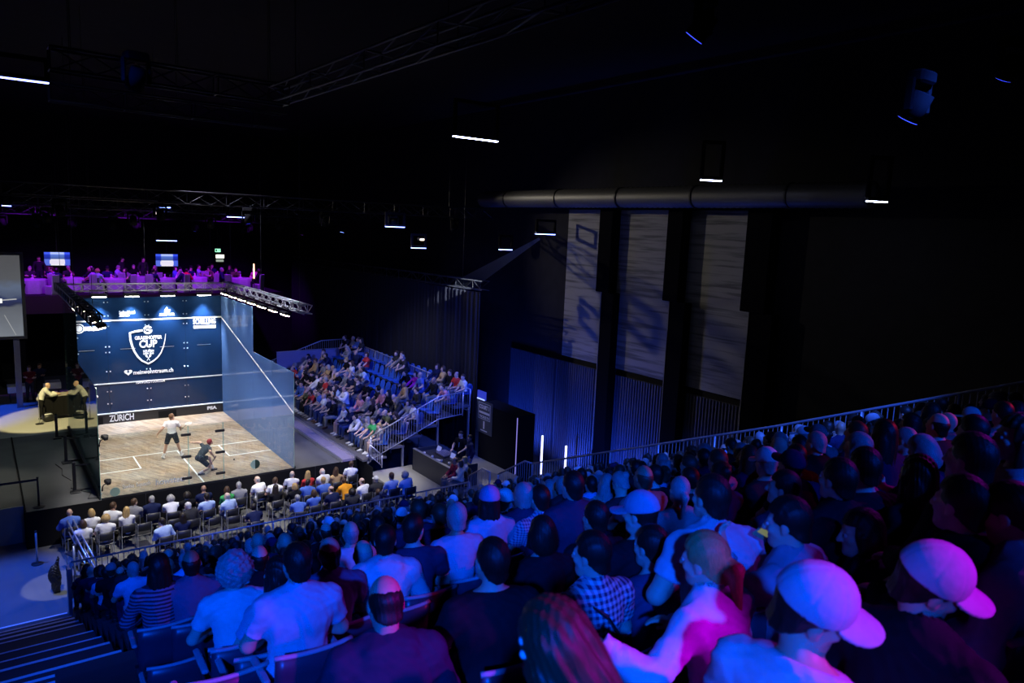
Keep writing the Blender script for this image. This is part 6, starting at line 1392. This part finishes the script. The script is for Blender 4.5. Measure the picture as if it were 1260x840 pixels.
# the rest of the near stand
CAMK = 22
CROWD = []; rs2 = random.Random(5)
for k in range(CAMK):
    xl = -1.1 if k < 13 else -2.1
    n = 22 if k < 13 else 24
    for j in range(n):
        x = xl+.555*j+rs.uniform(-.03, .03); y = rowY(k)+rs.uniform(-.03, .03); z = rowZ(k); rr = rs.random(); lk = look(rs, dark=True)
        if x > 10.8: continue
        hp = (x, y, z+1.22); sx_, sy_, dep = pix(hp)
        if not inview(hp, 6) or dep < 2.9: continue
        if any(math.hypot(x-a, y-b) < .52 for a, b, _, _ in placed): continue
        if sy_ > 606 and sx_ < 1260 and k >= 12 and dep < 8.5: continue
        if k >= 13 and any(abs(sx_-c)*1.0 < 26 and sy_ > d_-18 and sy_ < d_+70 for _, _, c, d_ in placed) and dep < 7: continue
        if sx_ < 205 and sy_ > 690 and dep < 9: continue
        where = '%s row of near stand, %s seat from left' % (ORD[k], ORD[j])
        if rr > .93:
            if dep < 14 and ('e', k, j) not in SKIP: KEYS[('e', k, j)] = seat('stand_seat', (x, y, z), 0, 'empty dark seat in the '+where, 'empty stand seats')
            continue
        fem, hk, hc, top, c, fi = lk
        yaw = -.12+rs.uniform(-.18, .18); pc_ = rs.choice([(.02, .02, .03), (.02, .03, .08)]); sc_ = rs.uniform(.93, 1.06); cc_ = rs.choice([CC['grey'], CC['white'], CC['navy']])
        if dep < 9 and ('o', k, j) not in SKIP: KEYS[('o', k, j)] = seat('stand_seat', (x, y-.02, z), 0, 'occupied dark seat in the '+where, 'occupied stand seats')
        if ('n', k, j) in SKIP: continue
        if ('n', k, j) in STUFF:
            fg = FIG[fi]; hm = mat4(fg.J['HR'], fg.J['H']); pr_ = [(fg.get('body'), rs2.choice(SKINS), None, 0), (fg.get(top), CC[c], None, 1), (fg.get('trousers'), pc_, None, 1), (fg.get('shoe:0'), (.03, .03, .03), None, 1), (fg.get('shoe:1'), (.03, .03, .03), None, 1)]
            if hk != 'bald': pr_.append((hair('short' if hk == 'cap' else hk), HC[hc], hm, 2))
            if hk == 'cap': pr_ += [(hair('cap'), cc_, hm, 1), (hair('brim', True), cc_, hm, 1)]
            CROWD.append((fg, (x, y, z), yaw, sc_, pr_)); continue
        KEYS[('n', k, j)] = person('spectator', FIG[fi], (x, y, z), yaw, 'spectator, %s, %s' % (describe(hk, hc, c, top), where), top, CC[c], hk, HC[hc], 'trousers', pc_, scale=sc_, group='spectators in the near stand', capcol=cc_)

# the many small dark heads farther down the near stand, joined to one crowd
def tint_mat(name, src):
    m = src.copy(); m.name = name; N, L = m.node_tree.nodes, m.node_tree.links
    oi = [n for n in N if n.type == 'OBJECT_INFO'][0]; at_ = N.new('ShaderNodeAttribute'); at_.attribute_name = 'tint'
    for l in list(oi.outputs['Color'].links): L.new(at_.outputs['Color'], l.to_socket)
    N.remove(oi); return m
if CROWD:
    lite = {}
    def get_lite(me):
        if me.name not in lite:
            o_ = bpy.data.objects.new('lite', me); COL.objects.link(o_); d = o_.modifiers.new('d', 'DECIMATE'); d.ratio = .45
            ev = o_.evaluated_get(bpy.context.evaluated_depsgraph_get()); r = ev.to_mesh(); r.calc_loop_triangles()
            v = np.empty(len(r.vertices)*3, np.float32); r.vertices.foreach_get('co', v); t = np.empty(len(r.loop_triangles)*3, np.int32); r.loop_triangles.foreach_get('vertices', t)
            ev.to_mesh_clear(); bpy.data.objects.remove(o_); lite[me.name] = (v.reshape(-1, 3), t.reshape(-1, 3))
        return lite[me.name]
    VV, TT, CT, MI = [], [], [], []; off_ = 0
    for fg, pos, yaw, sc, parts in CROWD:
        Rz = rotz(yaw)*sc
        for me, col, M_, mi in parts:
            v, t = get_lite(me)
            if M_ is not None: v = v@np.array(M_.to_3x3()).T+np.array(M_.translation)
            v = v@Rz.T+np.asarray(pos); VV.append(v); TT.append(t+off_); off_ += len(v); CT.append(np.tile((*col, 1), (len(v), 1))); MI.append(np.full(len(t), mi))
    v, t, c, mi = np.concatenate(VV), np.concatenate(TT), np.concatenate(CT), np.concatenate(MI)
    me = bpy.data.meshes.new('crowd'); n = len(t); me.vertices.add(len(v)); me.vertices.foreach_set('co', v.astype(np.float32).ravel()); me.loops.add(n*3); me.loops.foreach_set('vertex_index', t.astype(np.int32).ravel())
    me.polygons.add(n); me.polygons.foreach_set('loop_start', np.arange(0, n*3, 3, dtype=np.int32)); me.polygons.foreach_set('use_smooth', np.ones(n, bool)); me.polygons.foreach_set('material_index', mi.astype(np.int32)); me.update(calc_edges=True)
    ca = me.color_attributes.new('tint', 'FLOAT_COLOR', 'POINT'); ca.data.foreach_set('color', c.astype(np.float32).ravel())
    for nm, src in (('crowd_skin', SKIN), ('crowd_cloth', CLOTH), ('crowd_hair', HAIR)): me.materials.append(tint_mat(nm, src))
    tag(link('crowd', me), 'rest of the seated crowd, small dark heads between the others in the near stand', 'crowd', kind='stuff')

# ------------------------------------------------------------------ lights of the hall
BLU = (.0, .075, 1.); BLU2 = (.03, .12, 1.); MAG = (.62, .0, .95); RED_ = (1, .02, .12)
spot((-9, -33, 13.5), (-.5, -19.5, 6), BLU, 14000, 31, .5, .2, 'blue_wash')
spot((2, -34, 14), (4.5, -16, 4), BLU, 4200, 36, .5, .2, 'blue_wash')
spot((-3, -14, 13.5), (1, -11.5, 2), BLU, 1500, 78, .6, .2, 'blue_wash')
spot((8, -13, 13), (6.5, -11.5, 2), BLU2, 2300, 72, .6, .2, 'blue_wash')
spot((5, -25, 14), (11, -17, 5.2), BLU2, 13000, 25, .6, .2, 'blue_wash')
spot((3.5, -32, 12.6), (-1.19, -25.36, 8.08), MAG, 4600, 14.5, .25, .1, 'magenta_wash')
spot((9.5, -25.2, 13.2), (-.2, -23.6, 7.9), MAG, 600, 26, .6, .1, 'magenta_wash')
spot((13, -27, 12), (4.2, -22.8, 7.6), RED_, 1500, 12, .5, .1, 'red_wash')
spot((-5, -1.5, 12.5), (-2.6, -3.0, FZ), (.012, .10, 1), 17000, 24, .7, .3, 'blue_floor_wash')
spot((-3, -9, 13), (-1.55, -3.1, FZ), (.95, 1, .85), 5000, 6.5, .12, .05, 'white_floor_spot')
spot((-6, 8, 11), (-2.9, 2.6, FZ), (1, .95, .75), 1300, 22, .7, .2, 'pale_floor_wash')
spot((-3.5, 3.5, 12), (-.7, 11.7, 0), (1, .85, .40), 13000, 16, .25, .06, 'warm_presenter_spot')
spot((-9, 12, 11), (-5.5, 13.8, 0), (.015, .09, 1), 9500, 42, .5, .2, 'blue_stage_wash')
for x in (1.9, 7.3): spot((x, -7.5, 12.6), (x+.2, -1.1, -.3), (1, .97, .93), 7500, 31, .6, .2, 'floor_row_light')
spot((3, 3, 12.5), (10.4, 4, .6), (.74, .75, 1), 3300, 62, .6, .2, 'side_stand_light')
spot((14, -8, 11), (11.4, 4, 1.2), (.06, .12, 1), 7500, 50, .6, .2, 'side_stand_blue')
for x, y in ((-.5, 17), (4.5, 17), (9.5, 17)): spot((x, y, 10.5), (x+.3, 20.8, BZ+.6), (.36, .01, 1), 2400, 75, .6, .2, 'violet_balcony_wash')
spot((7, 9, 12), (18, -6.5, 6.6), (1, .90, .70), 2700, 42, .7, .1, 'concrete_wash')
for y in (-2.5, -6.2, .8): spot((16.2, y, FZ+.2), (17.9, y, .8), (.02, .08, 1), 900, 120, .8, .1, 'blue_uplight')
spot((10, 0, 10), (15, 6, 4.5), (.12, .16, 1), 500, 70, .8, .3, 'curtain_wash')
spot((12.5, -2.6, 8), (11.4, -2.8, .2), (.6, .6, 1), 400, 45, .6, .15, 'desk_light')
spot((12, -1, 7.5), (11.5, -4.7, .3), (1, .95, .85), 900, 25, .5, .1, 'trio_light')
# visible beam of one lamp through the haze
bp = at(663, 294, 'x', 14.2); bt = at(584, 343, 'x', 14.9); 
hz_, N_, L_, b_ = node_mat('haze'); N_.remove(b_)
sc_ = N_.new('ShaderNodeVolumeScatter'); sc_.inputs['Density'].default_value = .03; sc_.inputs['Color'].default_value = (.7, .8, 1, 1); sc_.inputs['Anisotropy'].default_value = .2; L_.new(sc_.outputs[0], N_['Material Output'].inputs['Volume'])
d_ = nrm(bt-bp); b = MB(); b.cyl(bp, bp+d_*np.linalg.norm(bt-bp)*1.25, .05, .38, 20); tag(b.build('haze_beam', hz_), 'pale light beam through the haze left of the concrete panels', 'light beam')
spot((3.2, 6.0, 9.0), (3.2, 9.75, 6.0), (1, 1, 1), 420, 76, .6, .1, 'truss_fill')  # added fill spot that brightens the front truss, no fixture hangs here
sp_ = spot(tuple(bp-d_*.45), tuple(bt), (.75, .85, 1), 14000, 2*math.atan(.38/(np.linalg.norm(bt-bp)*1.25+.45))/D2R*1.0, .35, .02, 'beam_lamp')
